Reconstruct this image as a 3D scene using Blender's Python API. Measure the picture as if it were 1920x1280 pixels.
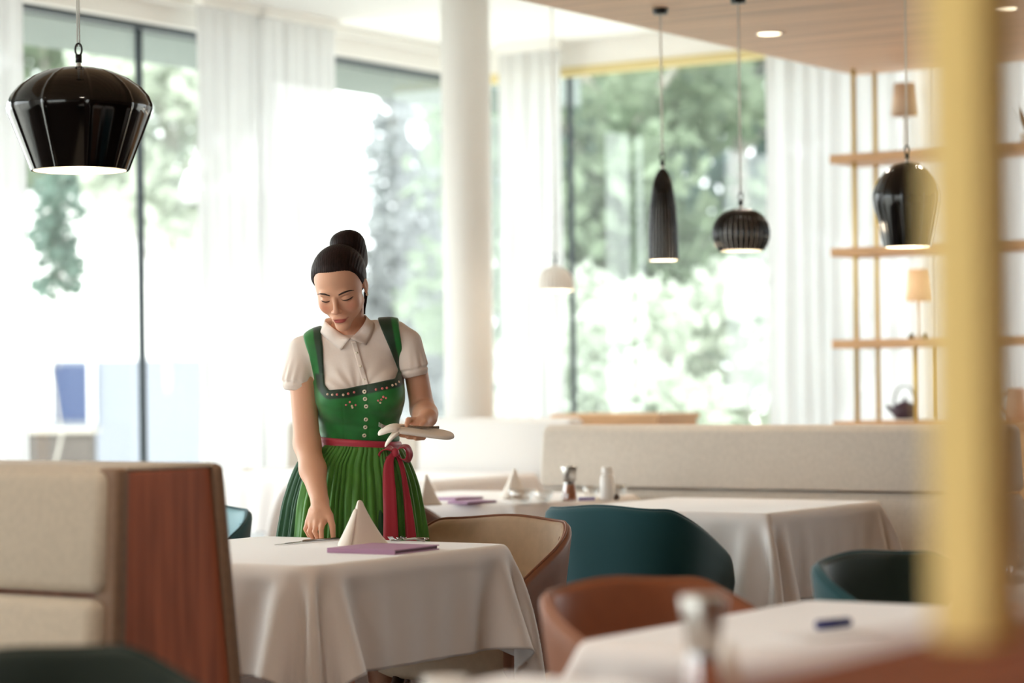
import bpy, bmesh, math, random
import numpy as np
from mathutils import Vector, Matrix

for o in list(bpy.data.objects):
    bpy.data.objects.remove(o)
SC = bpy.context.scene
COL = SC.collection
random.seed(7)
RNG = np.random.default_rng(7)

# ------------------------------------------------------------------ camera
F = 85 / 36 * 1920          # focal length in pixels of a 1920 wide frame
CAMZ = 1.2
ROLL = 0.0125
HOR = 715.0
cam = bpy.data.cameras.new('camera')
cam.lens = 85
cam.sensor_width = 36
cam.shift_y = (HOR - 640) / 1920
cam.clip_start = 0.05
cam.clip_end = 300
cam.dof.use_dof = True
cam.dof.focus_distance = 6.95
cam.dof.aperture_fstop = 1.8
camo = bpy.data.objects.new('camera', cam)
COL.objects.link(camo)
cr, sr = math.cos(ROLL), math.sin(ROLL)
camo.matrix_world = Matrix(((cr, sr, 0, 0), (0, 0, -1, 0), (-sr, cr, 0, CAMZ), (0, 0, 0, 1)))
SC.camera = camo

# ------------------------------------------------------------------ light and exposure
SC.view_settings.view_transform = 'Standard'
SC.view_settings.look = 'None'
SC.view_settings.gamma = 1
SC.view_settings.exposure = 0.6
SC.view_settings.use_curve_mapping = False
world = bpy.data.worlds.new('bright_sky')
SC.world = world
world.use_nodes = True
bg = world.node_tree.nodes['Background']
bg.inputs[0].default_value = (0.95, 0.985, 1.0, 1)
bg.inputs[1].default_value = 3.2
_n = world.node_tree.nodes
_tc = _n.new('ShaderNodeTexCoord')
_dt = _n.new('ShaderNodeVectorMath')
_dt.operation = 'DOT_PRODUCT'
_dt.inputs[1].default_value = (-.831, .556, 0)          # the sky is brighter on the left, where the sun haze is
_mr = _n.new('ShaderNodeMapRange')
_mr.inputs[1].default_value = .2
_mr.inputs[2].default_value = 1.0
_mr.inputs[3].default_value = 3.0
_mr.inputs[4].default_value = 5.2
world.node_tree.links.new(_tc.outputs['Generated'], _dt.inputs[0])
world.node_tree.links.new(_dt.outputs['Value'], _mr.inputs[0])
world.node_tree.links.new(_mr.outputs[0], bg.inputs[1])
sun = bpy.data.lights.new('sun', 'SUN')
sun.energy = 3.2
sun.angle = 0.02
sun.color = (1, .96, .88)
suno = bpy.data.objects.new('sun', sun)
COL.objects.link(suno)
suno.rotation_euler = (math.radians(42), 0, math.radians(-20))
SC.cycles.max_bounces = 10
SC.cycles.diffuse_bounces = 6
SC.cycles.transparent_max_bounces = 24
SC.cycles.sample_clamp_indirect = 8
SC.cycles.caustics_reflective = False
SC.cycles.caustics_refractive = False

# ------------------------------------------------------------------ coordinates
PHI = math.atan2(.831, .556)     # the room is turned: local x = along the left wall, local y = along the far wall
CA, SA = math.cos(PHI), math.sin(PHI)


def P(px, py, Y):
    """world point seen at a photo position, at depth Y"""
    xc = (px - 960) * Y / F
    yc = (HOR - py) * Y / F
    return np.array((xc * cr + yc * sr, Y, CAMZ - xc * sr + yc * cr))


def AB(a, b, z=0.0):
    return np.array((CA * a - SA * b, SA * a + CA * b, z))


def to_ab(X, Y):
    return CA * X + SA * Y, -SA * X + CA * Y


def b_at(px, a, py=400):
    """position along the far wall direction of the photo column px on the vertical plane a"""
    p = P(px, py, 1.0)
    Y = a / (CA * p[0] + SA)
    return -SA * p[0] * Y + CA * Y


def a_at(px, b, py=400):
    p = P(px, py, 1.0)
    Y = b / (-SA * p[0] + CA)
    return CA * p[0] * Y + SA * Y


# ------------------------------------------------------------------ materials
def lin(c):
    return tuple(((v / 255) / 12.92 if v / 255 <= .04045 else ((v / 255 + .055) / 1.055) ** 2.4) for v in c) + (1,)


def mat(name, col, rough=.6, metal=0, spec=.5, var=0, vscale=8, vstretch=(1, 1, 1), bump=0, bscale=200, bstretch=(1, 1, 1),
        sheen=0, trans=0, sss=0, emit=None, estr=0, coat=0, col2=None):
    m = bpy.data.materials.new(name)
    m.use_nodes = True
    nt = m.node_tree
    bs = nt.nodes['Principled BSDF']
    c = lin(col)
    bs.inputs['Base Color'].default_value = c
    bs.inputs['Roughness'].default_value = rough
    bs.inputs['Metallic'].default_value = metal
    bs.inputs['Specular IOR Level'].default_value = spec
    bs.inputs['Sheen Weight'].default_value = sheen
    bs.inputs['Transmission Weight'].default_value = trans
    bs.inputs['Coat Weight'].default_value = coat
    if sss:
        bs.inputs['Subsurface Weight'].default_value = sss
        bs.inputs['Subsurface Radius'].default_value = (.012, .005, .003)
        bs.inputs['Subsurface Scale'].default_value = 1
    if emit:
        bs.inputs['Emission Color'].default_value = lin(emit)
        bs.inputs['Emission Strength'].default_value = estr

    def noise(scale, stretch, detail=3):
        tc = nt.nodes.new('ShaderNodeTexCoord')
        mp = nt.nodes.new('ShaderNodeMapping')
        mp.inputs['Scale'].default_value = stretch
        n = nt.nodes.new('ShaderNodeTexNoise')
        n.inputs['Scale'].default_value = scale
        n.inputs['Detail'].default_value = detail
        nt.links.new(tc.outputs['Object'], mp.inputs[0])
        nt.links.new(mp.outputs[0], n.inputs['Vector'])
        return n
    if var or col2:
        n = noise(vscale, vstretch)
        rp = nt.nodes.new('ShaderNodeValToRGB')
        rp.color_ramp.elements[0].position = .35
        rp.color_ramp.elements[1].position = .65
        if col2:
            rp.color_ramp.elements[0].color = c
            rp.color_ramp.elements[1].color = lin(col2)
        else:
            rp.color_ramp.elements[0].color = tuple(v * (1 - var) for v in c[:3]) + (1,)
            rp.color_ramp.elements[1].color = tuple(min(1, v * (1 + var)) for v in c[:3]) + (1,)
        nt.links.new(n.outputs['Fac'], rp.inputs[0])
        nt.links.new(rp.outputs[0], bs.inputs['Base Color'])
    if bump:
        n = noise(bscale, bstretch)
        bp = nt.nodes.new('ShaderNodeBump')
        bp.inputs['Strength'].default_value = bump
        bp.inputs['Distance'].default_value = .004
        nt.links.new(n.outputs['Fac'], bp.inputs['Height'])
        nt.links.new(bp.outputs[0], bs.inputs['Normal'])
    return m


def shader_mix(name, parts):
    """parts: list of (weight, node type, colour, roughness)"""
    m = bpy.data.materials.new(name)
    m.use_nodes = True
    nt = m.node_tree
    nt.nodes.remove(nt.nodes['Principled BSDF'])
    out = nt.nodes['Material Output']
    acc = None
    tot = 0
    for w, typ, c, r in parts:
        n = nt.nodes.new(typ)
        n.inputs['Color'].default_value = c
        if 'Roughness' in n.inputs and r is not None:
            n.inputs['Roughness'].default_value = r
        tot += w
        if acc is None:
            acc = n
        else:
            mx = nt.nodes.new('ShaderNodeMixShader')
            mx.inputs[0].default_value = w / tot
            nt.links.new(acc.outputs[0], mx.inputs[1])
            nt.links.new(n.outputs[0], mx.inputs[2])
            acc = mx
    nt.links.new(acc.outputs[0], out.inputs['Surface'])
    return m


M = {}
M['plaster'] = mat('white_plaster', (240, 238, 234), .8)
M['ceiling'] = mat('white_ceiling', (244, 243, 240), .9)
M['back_wall'] = mat('warm_wall', (238, 232, 224), .8)
M['side_wall'] = mat('brown_panelling', (128, 94, 70), .7, var=.1, vscale=3, vstretch=(1, 8, 1))
M['floor'] = mat('brown_wood_floor', (70, 50, 40), .8, spec=.05, var=.25, vscale=3, vstretch=(1, 12, 1))
M['oak'] = mat('pale_oak', (214, 170, 124), .5, var=.10, vscale=5, vstretch=(14, 1.2, 8))
M['soffit'] = mat('oak_ceiling_boards', (230, 194, 160), .55, var=.16, vscale=2.2, vstretch=(9, .35, 1))
M['red_wood'] = mat('red_brown_wood', (172, 96, 64), .5, var=.22, vscale=4, vstretch=(9, 9, .6))
M['near_wood'] = mat('orange_brown_wood', (112, 60, 36), .7, spec=.1, var=.15, vscale=4, vstretch=(1, 9, 9))
M['brass'] = mat('brass', (216, 184, 84), .4, metal=.3)
M['post'] = mat('yellow_brass_post', (236, 204, 124), .5, metal=.1)
M['beige'] = mat('beige_upholstery', (190, 176, 156), .75, var=.05, vscale=60, bump=.25, bscale=260, sheen=.2)
M['beige_dark'] = mat('taupe_upholstery', (128, 100, 78), .7, var=.06, vscale=60, bump=.2, bscale=260)
M['booth'] = mat('greige_upholstery', (206, 196, 184), .8, var=.04, vscale=60, bump=.25, bscale=260, sheen=.2)
M['pale'] = mat('pale_upholstery', (232, 230, 228), .8)
M['cloth'] = mat('white_tablecloth', (246, 240, 237), .68, spec=.5, bump=.08, bscale=500, sheen=.5)
M['napkin'] = mat('white_napkin', (246, 238, 228), .8, bump=.1, bscale=600)
M['dark_frame'] = mat('dark_window_frame', (66, 76, 82), .5)
M['gold_trim'] = mat('pale_gold_trim', (214, 196, 140), .6)
M['black_glaze'] = mat('black_gloss_ceramic', (10, 10, 10), .10, spec=.45)
M['black_metal'] = mat('black_metal', (18, 18, 18), .4)
M['white_glaze'] = mat('white_ceramic', (240, 236, 230), .3)
M['cord'] = shader_mix('clear_cord', [(.4, 'ShaderNodeBsdfDiffuse', (.8, .78, .76, 1), 0), (.6, 'ShaderNodeBsdfTranslucent', (.85, .83, .8, 1), None)])
M['lamp_glow'] = mat('warm_diffuser', (255, 240, 215), .6, emit=(255, 226, 170), estr=1.1)
M['spot_glow'] = mat('downlight_diffuser', (255, 250, 240), .6, emit=(255, 236, 200), estr=3)
M['shade'] = mat('beige_lampshade', (214, 186, 158), .8)
M['shade_lit'] = mat('lit_lampshade', (236, 204, 170), .8, emit=(255, 200, 140), estr=.25)
M['steel'] = mat('brushed_steel', (190, 186, 180), .28, metal=1)
M['cutlery'] = mat('cutlery_steel', (170, 165, 160), .2, metal=1)
M['purple'] = mat('mauve_menu', (186, 146, 182), .6)
M['plum'] = mat('plum_pages', (92, 40, 68), .6)
M['iron'] = mat('plum_cast_iron', (58, 34, 50), .5)
M['pink_ceramic'] = mat('pinkish_ceramic', (226, 190, 166), .4)
M['paprika'] = mat('red_salt', (176, 104, 72), .8, var=.3, vscale=200)
M['blue'] = mat('dark_blue_plastic', (44, 52, 110), .4)
M['paper'] = mat('white_paper', (240, 240, 242), .8)
M['tan_leather'] = mat('tan_leather', (150, 100, 74), .5, var=.05, vscale=20)
M['tan_inner'] = mat('light_tan_fabric', (205, 180, 152), .7, var=.04, vscale=40)
M['cognac'] = mat('cognac_leather', (150, 88, 56), .5, var=.05, vscale=20)
M['brown_outer'] = mat('dark_brown_leather', (120, 78, 58), .5)
M['teal'] = mat('teal_velvet', (8, 74, 82), .8, sheen=.3)
M['teal_inner'] = mat('blue_grey_leather', (120, 158, 166), .5)
M['dark_green'] = mat('dark_green_leather', (26, 46, 40), .55)
M['teal_dark'] = mat('dark_teal_velvet', (12, 70, 70), .7)
M['leg_wood'] = mat('dark_wood_legs', (70, 46, 34), .5)
M['curtain'] = shader_mix('sheer_white_curtain', [(.42, 'ShaderNodeBsdfDiffuse', (.93, .93, .93, 1), 0), (.52, 'ShaderNodeBsdfTranslucent', (.44, .445, .45, 1), None), (.045, 'ShaderNodeBsdfTransparent', (1, 1, 1, 1), None)])
M['pane'] = shader_mix('window_glass', [(.95, 'ShaderNodeBsdfTransparent', (.97, .99, .985, 1), None), (.05, 'ShaderNodeBsdfGlossy', (1, 1, 1, 1), .02)])
M['glassware'] = shader_mix('thin_glass', [(.80, 'ShaderNodeBsdfTransparent', (.95, .96, .96, 1), None), (.20, 'ShaderNodeBsdfGlossy', (1, 1, 1, 1), .05)])
M['skin'] = mat('skin', (228, 178, 150), .5, sss=.08, spec=.35)
M['hair'] = mat('dark_brown_hair', (34, 20, 18), .6, spec=.2, var=.35, vscale=30, vstretch=(8, 1.5, 1.5), bump=.35, bscale=60, bstretch=(10, 1.2, 1.2))
M['blouse'] = mat('white_blouse', (242, 231, 224), .8, bump=.25, bscale=35)
M['bodice'] = mat('green_dirndl', (20, 118, 48), .55, var=.15, vscale=25, sheen=.3)
M['bodice_dark'] = mat('dark_green_velvet', (14, 50, 28), .7, sheen=.1)
M['apron'] = mat('leaf_green_apron', (72, 136, 44), .5, var=.14, vscale=30, vstretch=(4, 4, .3), sheen=.2)
M['skirt'] = mat('dark_green_skirt', (16, 76, 42), .6)
M['ribbon'] = mat('raspberry_ribbon', (186, 48, 72), .45, sheen=.3)
M['button'] = mat('cream_button', (240, 232, 214), .3)
M['flower'] = mat('pink_embroidery', (226, 130, 130), .7)
M['flower_pale'] = mat('cream_embroidery', (236, 214, 190), .7)
M['brow'] = mat('brown_brow_hair', (52, 32, 26), .7)
M['bark'] = mat('grey_bark', (168, 164, 156), .9)
M['ground'] = mat('pale_paving', (222, 220, 212), .9)
M['house'] = mat('white_render', (236, 236, 236), .9)
M['shoe'] = mat('black_leather', (20, 18, 18), .5)


def leaf_mat(name, c):
    c = lin(c)
    return shader_mix(name, [(.6, 'ShaderNodeBsdfDiffuse', c, 0), (.4, 'ShaderNodeBsdfTranslucent', (c[0] * 1.0, c[1] * 1.05, c[2] * .95, 1), None)])


M['leaf_a'] = leaf_mat('hazed_green_leaves', (98, 118, 110))  # window haze and glare are put into all these leaf colours
M['leaf_b'] = leaf_mat('hazed_yellow_green_leaves', (130, 144, 124))
M['leaf_c'] = leaf_mat('washed_out_leaves', (194, 200, 190))  # washed-out sunlight put into the leaf colour
M['leaf_d'] = leaf_mat('hazed_needles', (160, 164, 168))  # pale grey haze put into the needle colour
M['leaf_e'] = leaf_mat('hazed_grey_green_leaves', (96, 114, 112))


# ------------------------------------------------------------------ object helpers
def tag(o, label=None, cat=None, group=None, kind=None):
    if label:
        o['label'] = label
    if cat:
        o['category'] = cat
    if group:
        o['group'] = group
    if kind:
        o['kind'] = kind
    return o


def empty(name, loc=(0, 0, 0), rz=0, label=None, cat=None, group=None):
    o = bpy.data.objects.new(name, None)
    o.empty_display_size = .1
    COL.objects.link(o)
    o.location = tuple(loc)
    o.rotation_euler = (0, 0, rz)
    return tag(o, label, cat, group)


def obj(name, v, f, m, parent=None, smooth=True, loc=(0, 0, 0), rz=0, sub=0, bevel=0, solid=0, mi=None):
    me = bpy.data.meshes.new(name)
    me.from_pydata([tuple(map(float, p)) for p in v], [], [tuple(map(int, q)) for q in f])
    me.validate()
    for mm in (m if isinstance(m, (list, tuple)) else [m]):
        me.materials.append(mm)
    if mi is not None and len(mi) == len(me.polygons):
        me.polygons.foreach_set('material_index', np.asarray(mi, np.int32))
    me.polygons.foreach_set('use_smooth', np.full(len(me.polygons), bool(smooth)))
    bm = bmesh.new()
    bm.from_mesh(me)
    bmesh.ops.recalc_face_normals(bm, faces=bm.faces)
    bm.to_mesh(me)
    bm.free()
    o = bpy.data.objects.new(name, me)
    COL.objects.link(o)
    if parent is not None:
        o.parent = parent
    o.location = tuple(loc)
    o.rotation_euler = (0, 0, rz)
    if solid:
        md = o.modifiers.new('solid', 'SOLIDIFY')
        md.thickness = solid
        md.offset = 0
    if bevel:
        md = o.modifiers.new('bevel', 'BEVEL')
        md.width = bevel
        md.segments = 3
        md.limit_method = 'ANGLE'
    if sub:
        md = o.modifiers.new('sub', 'SUBSURF')
        md.levels = md.render_levels = sub
    return o


class MB:
    """collects simple shapes into one mesh"""

    def __init__(s):
        s.v, s.f = [], []

    def add(s, v, f):
        n = len(s.v)
        s.v += [tuple(p) for p in v]
        s.f += [tuple(i + n for i in q) for q in f]
        return s

    def box(s, x0, x1, y0, y1, z0, z1):
        v = [(x, y, z) for z in (z0, z1) for y in (y0, y1) for x in (x0, x1)]
        return s.add(v, [(0, 2, 3, 1), (4, 5, 7, 6), (0, 1, 5, 4), (2, 6, 7, 3), (0, 4, 6, 2), (1, 3, 7, 5)])

    def lathe(s, prof, c=(0, 0, 0), n=32, lobes=0, amp=0, sharp=1, cap0=False, cap1=False):
        v, f = [], []
        for r, z in prof:
            for i in range(n):
                t = 2 * math.pi * i / n
                k = 1
                if lobes and amp > 0:          # rounded ribs with grooves between
                    k = 1 - amp * (1 - abs(math.sin(lobes * t / 2)) ** sharp)
                elif lobes:                    # raised seams with hollow panels between
                    k = 1 + amp * (1 - math.exp(-(math.sin(lobes * t / 2) / sharp) ** 2))
                v.append((c[0] + r * k * math.cos(t), c[1] + r * k * math.sin(t), c[2] + z))
        for j in range(len(prof) - 1):
            for i in range(n):
                k = (i + 1) % n
                f.append((j * n + i, j * n + k, (j + 1) * n + k, (j + 1) * n + i))
        if cap0:
            f.append(tuple(range(n))[::-1])
        if cap1:
            f.append(tuple((len(prof) - 1) * n + i for i in range(n)))
        return s.add(v, f)

    def tube(s, pts, r, n=10, closed=False, flat=1, caps=True):
        pts = [np.asarray(p, float) for p in pts]
        rs = r if hasattr(r, '__len__') else [r] * len(pts)
        v, f = [], []
        m = len(pts)
        ref = None
        for i, p in enumerate(pts):
            a = pts[(i - 1) % m] if (closed or i > 0) else p
            b = pts[(i + 1) % m] if (closed or i < m - 1) else p
            t = b - a
            t = t / (np.linalg.norm(t) + 1e-12)
            if ref is None:
                ref = np.array((0, 0, 1.0)) if abs(t[2]) < .9 else np.array((0, 1.0, 0))
            u = np.cross(t, ref)
            u /= np.linalg.norm(u) + 1e-12
            w = np.cross(u, t)
            ref = w
            for k in range(n):
                q = 2 * math.pi * k / n
                v.append(p + rs[i] * (u * math.cos(q) + w * math.sin(q) * flat))
        for i in range(m if closed else m - 1):
            j = (i + 1) % m
            for k in range(n):
                l = (k + 1) % n
                f.append((i * n + k, i * n + l, j * n + l, j * n + k))
        if caps and not closed:
            f.append(tuple(range(n))[::-1])
            f.append(tuple((m - 1) * n + k for k in range(n)))
        return s.add(v, f)

    def loft(s, rings, closed=True, cap=True):
        n = len(rings[0])
        v = [tuple(p) for r in rings for p in r]
        f = []
        for j in range(len(rings) - 1):
            for i in range(n if closed else n - 1):
                k = (i + 1) % n
                f.append((j * n + i, j * n + k, (j + 1) * n + k, (j + 1) * n + i))
        if cap and closed:
            f.append(tuple(range(n))[::-1])
            f.append(tuple((len(rings) - 1) * n + i for i in range(n)))
        return s.add(v, f)

    def obj(s, name, m, parent=None, **k):
        return obj(name, s.v, s.f, m, parent, **k)


def box(name, x0, x1, y0, y1, z0, z1, m, parent=None, **k):
    k.setdefault('smooth', False)
    return MB().box(x0, x1, y0, y1, z0, z1).obj(name, m, parent, **k)


def struct(o):
    o['kind'] = 'structure'
    return o


def copy_tree(o, loc=None, rz=None, label=None, group=None, parent=None):
    c = o.copy()
    COL.objects.link(c)
    if parent is not None:
        c.parent = parent
    if loc is not None:
        c.location = tuple(loc)
    if rz is not None:
        c.rotation_euler = (0, 0, rz)
    if label:
        c['label'] = label
    if group:
        c['group'] = group
    for ch in list(o.children):
        copy_tree(ch, parent=c)
    return c


def set_mat(root, old, new):
    """give a copied thing a mesh of its own in another material"""
    for o in [root] + list(root.children_recursive):
        if o.type == 'MESH' and any(s.material == old for s in o.material_slots):
            o.data = o.data.copy()
            for i, mm in enumerate(o.data.materials):
                if mm == old:
                    o.data.materials[i] = new
# ------------------------------------------------------------------ the room
WB, WA = 8.52, 12.345         # left glass wall: y = WB; far right glass wall: x = WA (room axes)
HEAD = 3.09
struct(box('floor', -5, WA, -5, WB, -.1, 0, M['floor'], rz=PHI))
struct(box('ceiling', -5.2, WA + .3, -5.2, WB + .3, 3.24, 3.34, M['ceiling'], rz=PHI))
so = struct(box('ceiling_oak', -5, 10.96, -5, 5.25, 2.7, 3.24, M['soffit'], rz=PHI))
struct(MB().box(-5.2, -5, -5, .5, 0, 3.24).box(-5.2, -5, .5, WB, HEAD, 3.24).obj('wall_back', M['back_wall'], smooth=False, rz=PHI))
struct(box('wall_right', -5.2, WA, -5.2, -5, 0, 3.24, M['side_wall'], rz=PHI))
struct(MB().box(-5, WA + .2, WB, WB + .2, HEAD, 3.24).box(-5, 0, WB, WB + .2, 0, HEAD).obj('wall_left', M['plaster'], smooth=False, rz=PHI))
struct(MB().box(WA, WA + .2, -5, WB + .2, HEAD, 3.24).box(WA, WA + .2, -5, 0, 0, HEAD).obj('wall_far', M['plaster'], smooth=False, rz=PHI))
struct(box('trim_1', WA - .02, WA + .05, 0, WB, HEAD - .05, HEAD, M['gold_trim'], rz=PHI))
struct(box('trim_2', 0, WA, WB - .02, WB + .2, 0, .05, M['plaster'], rz=PHI))
struct(box('trim_3', WA - .02, WA + .2, 0, WB, 0, .05, M['plaster'], rz=PHI))
struct(box('trim_4', 0, WA, WB - .07, WB - .0, 3.19, 3.24, M['plaster'], rz=PHI))
# outside eave over the left glass wall
struct(box('roof_eave', -5, WA + 1.6, WB + .22, WB + 1.0, HEAD - .02, HEAD + .18, mat('grey_green_soffit', (112, 122, 118), .9), rz=PHI))


def window(n, axis, s0, s1, WA=WA):
    fw = .0085
    mb = MB()
    pn = MB()
    for t in (s0, s1):
        (mb.box(t - fw, t + fw, WB + .075, WB + .115, .05, HEAD) if axis == 'a' else mb.box(WA + .075, WA + .115, t - fw, t + fw, .05, HEAD))
    if axis == 'a':
        mb.box(s0, s1, WB + .06, WB + .12, HEAD - .03, HEAD).box(s0, s1, WB + .06, WB + .12, .05, .09)
        pn.box(s0, s1, WB + .095, WB + .101, .09, HEAD - .03)
    else:
        mb.box(WA + .06, WA + .12, s0, s1, HEAD - .03, HEAD).box(WA + .06, WA + .12, s0, s1, .05, .09)
        pn.box(WA + .095, WA + .101, s0, s1, .09, HEAD - .03)
    o = struct(mb.obj('window_%d' % n, M['dark_frame'], smooth=False, rz=PHI))
    pn.obj('pane', M['pane'], o, smooth=False)
    # daylight guide for the renderer
    L = bpy.data.lights.new('window_portal', 'AREA')
    L.shape = 'RECTANGLE'
    L.size, L.size_y = abs(s1 - s0), HEAD - .1
    L.cycles.is_portal = True
    lo = bpy.data.objects.new('window_portal', L)
    COL.objects.link(lo)
    mid = (s0 + s1) / 2
    c = AB(mid, WB + .16, HEAD / 2) if axis == 'a' else AB(WA + (.16 if WA > 0 else .04), mid, HEAD / 2)
    d = AB(0, -1) if axis == 'a' else AB(-1 if WA > 0 else 1, 0)
    lo.location = tuple(c)
    lo.rotation_euler = Vector(d).to_track_quat('-Z', 'Z').to_euler()


aw = [0.03, 2.8, 5.6, a_at(-330, WB + .1), a_at(262, WB + .1), a_at(505, WB + .1), WA]
for i in range(len(aw) - 1):
    window(i + 1, 'a', aw[i], aw[i + 1])
bw = [WB, b_at(1072, WA + .1), b_at(1560, WA + .1), 2.6, .03]
for i in range(len(bw) - 1):
    window(i + 7, 'b', bw[i + 1], bw[i])

for i, (s0, s1) in enumerate(((.5, 3.2), (3.2, 5.9), (5.9, 8.5))):  # unseen windows behind the camera, added for soft frontal fill
    window(i + 11, 'b', s0, s1, -5.2)

# round white column
cp = P(876, 400, 12.6)
col = MB().lathe([(.1285, 0), (.1285, 3.24)], n=48, cap0=True, cap1=True).obj('column', M['plaster'], loc=(cp[0], cp[1], 0))
struct(col)


def curtain(label, axis, s0, s1, seed):
    rng = np.random.default_rng(seed)
    s0, s1 = min(s0, s1), max(s0, s1)
    L = s1 - s0
    n = int(L / .012) + 2
    t = np.linspace(0, L, n)
    ph = np.cumsum(rng.normal(1, .35, n).clip(.3, 2)) * .012 / .10 * 2 * math.pi
    am = .02 + .008 * np.sin(t * 3 + seed)
    zs = np.linspace(.03, 3.185, 14)
    v = []
    for k, z in enumerate(zs):
        g = (z - .03) / 3.155
        off = am * (1 - .45 * g) * np.sin(ph + .25 * math.sin(k * .7)) + .006 * np.sin(t * 40 + k)
        for i in range(n):
            v.append((s0 + t[i], WB - .16 + off[i], z) if axis == 'a' else (WA - .16 + off[i], s0 + t[i], z))
    f = [(k * n + i, k * n + i + 1, (k + 1) * n + i + 1, (k + 1) * n + i) for k in range(len(zs) - 1) for i in range(n - 1)]
    o = obj('curtain', v, f, M['curtain'], rz=PHI)
    tag(o, label, 'curtain', 'sheer white curtains')
    r = MB()
    if axis == 'a':
        r.box(s0, s1, WB - .19, WB - .13, 3.185, 3.24)
    else:
        r.box(WA - .19, WA - .13, s0, s1, 3.185, 3.24)
    r.obj('curtain_heading', M['plaster'], o, smooth=False)


CP, CQ = WB - .16, WA - .16
curtain('sheer white curtain at the left edge, beside the big black pendant', 'a', a_at(-420, CP), a_at(47, CP), 1)
curtain('sheer white curtain right of the dark-mullioned left window', 'a', a_at(376, CP), a_at(493, CP), 2)
curtain('sheer white curtain directly behind the woman, left of the spruce view', 'a', a_at(487, CP), a_at(634, CP), 3)
curtain('sheer white curtain right of the round column, behind the white pendant', 'b', b_at(1053, CQ), b_at(938, CQ), 4)
curtain('wide sheer white curtain behind the left half of the brass shelf', 'b', b_at(1757, CQ), b_at(1441, CQ), 5)
curtain('sheer white curtain at the right edge, behind the pitcher and yellow post', 'b', b_at(2300, CQ), b_at(1750, CQ), 6)

# ------------------------------------------------------------------ outside
struct(box('ground', WA - 45, WA + 60, WB - 45, WB + 60, -.35, -.15, M['ground'], rz=PHI))


def leaves(blobs, n, size, seed, flat=1.0):
    """leaf cards with real positions inside ellipsoid clumps"""
    rng = np.random.default_rng(seed)
    blobs = np.array(blobs, float)
    w = blobs[:, 3] * blobs[:, 4] * blobs[:, 5]
    pick = rng.choice(len(blobs), n, p=w / w.sum())
    d = rng.normal(size=(n, 3))
    d /= np.linalg.norm(d, axis=1)[:, None]
    r = rng.random(n) ** .45
    c = blobs[pick, :3] + d * r[:, None] * blobs[pick, 3:6]
    u = rng.normal(size=(n, 3))
    u /= np.linalg.norm(u, axis=1)[:, None]
    w2 = np.cross(u, rng.normal(size=(n, 3)))
    w2 /= np.linalg.norm(w2, axis=1)[:, None]
    s = size * rng.uniform(.6, 1.3, n)[:, None]
    a, b = u * s, w2 * s * .55
    v = np.stack([c - a, c + b, c + a, c - b], 1).reshape(-1, 3)
    f = np.arange(4 * n).reshape(-1, 4)
    return v, f


def tree(name, loc, blobs, n, size, m, label, seed, group=None, trunk=None, cat='tree'):
    o = empty(name, loc, 0, label, cat, group)
    v, f = leaves(blobs, n, size, seed)
    obj('crown', v, f, m, o, smooth=False)
    top = max(b[2] for b in blobs)
    tr = MB()
    rng = np.random.default_rng(seed + 99)
    r0 = trunk or .12
    pts = [(0, 0, -.15)] + [(rng.normal() * .05, rng.normal() * .05, top * k / 6) for k in range(1, 7)]
    tr.tube(pts, [r0 * (1 - .13 * i) for i in range(7)], 8)
    for bl in blobs[:10]:
        z0 = max(.3, bl[2] * .7)
        tr.tube([(0, 0, z0), (bl[0] * .5, bl[1] * .5, (z0 + bl[2]) / 2), (bl[0], bl[1], bl[2])], [r0 * .4, r0 * .25, r0 * .1], 6)
    tr.obj('trunk', M['bark'], o)
    return o


def blob_crown(rng, n, R, z0, z1, r):
    out = []
    for _ in range(n):
        t = rng.random() * 2 * math.pi
        q = R * math.sqrt(rng.random())
        rr = r * rng.uniform(.7, 1.3)
        out.append((q * math.cos(t), q * math.sin(t), rng.uniform(z0, z1), rr, rr, rr * .8))
    return out


R0 = np.random.default_rng(3)


def at(px, Y):
    p = P(px, HOR, Y)
    return (p[0], p[1], 0)


# trees seen through the right window
tree('leafy_tree', at(1150, 21), blob_crown(R0, 26, 1.5, 1.6, 5.2, .62), 5200, .11, M['leaf_b'], 'yellow-green leafy tree close behind the dark mullion of the right window', 11)
tree('leafy_tree', at(1270, 26), blob_crown(R0, 30, 2.2, 1.0, 6.5, .75), 6400, .12, M['leaf_a'], 'mid-green tree in the middle of the right window, behind the long pendant', 12)
tree('leafy_tree', at(1400, 23), blob_crown(R0, 30, 1.8, 2.2, 6.4, .66), 4200, .11, M['leaf_e'], 'grey-green tree at the right side of the right window, bright sky showing through it', 13)
tree('leafy_tree', at(1180, 33), blob_crown(R0, 30, 2.2, 1.0, 6.0, 1.0), 6000, .15, M['leaf_e'], 'hazy grey-green tree farthest back behind the right window', 14)
tree('shrub', at(1120, 18.5), blob_crown(R0, 12, .8, .5, 1.7, .42), 3000, .08, M['leaf_c'], 'pale sunlit shrub at the left foot of the right window', 15, cat='shrub', trunk=.04)
tree('shrub', at(1230, 19.5), blob_crown(R0, 14, .9, .5, 1.9, .42), 3000, .08, M['leaf_c'], 'pale sunlit shrub below the long black pendant outside', 16, cat='shrub', trunk=.04)
tree('shrub', at(1370, 21), blob_crown(R0, 14, 1.0, .6, 2.2, .45), 3000, .08, M['leaf_c'], 'pale whitish shrub below the round black pendant outside', 17, cat='shrub', trunk=.04)
tree('shrub', at(1395, 17.2), blob_crown(R0, 8, .18, .55, .85, .14), 1300, .05, M['leaf_b'], 'small bright green bush just above the banquette back', 18, cat='shrub', trunk=.02)
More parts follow.
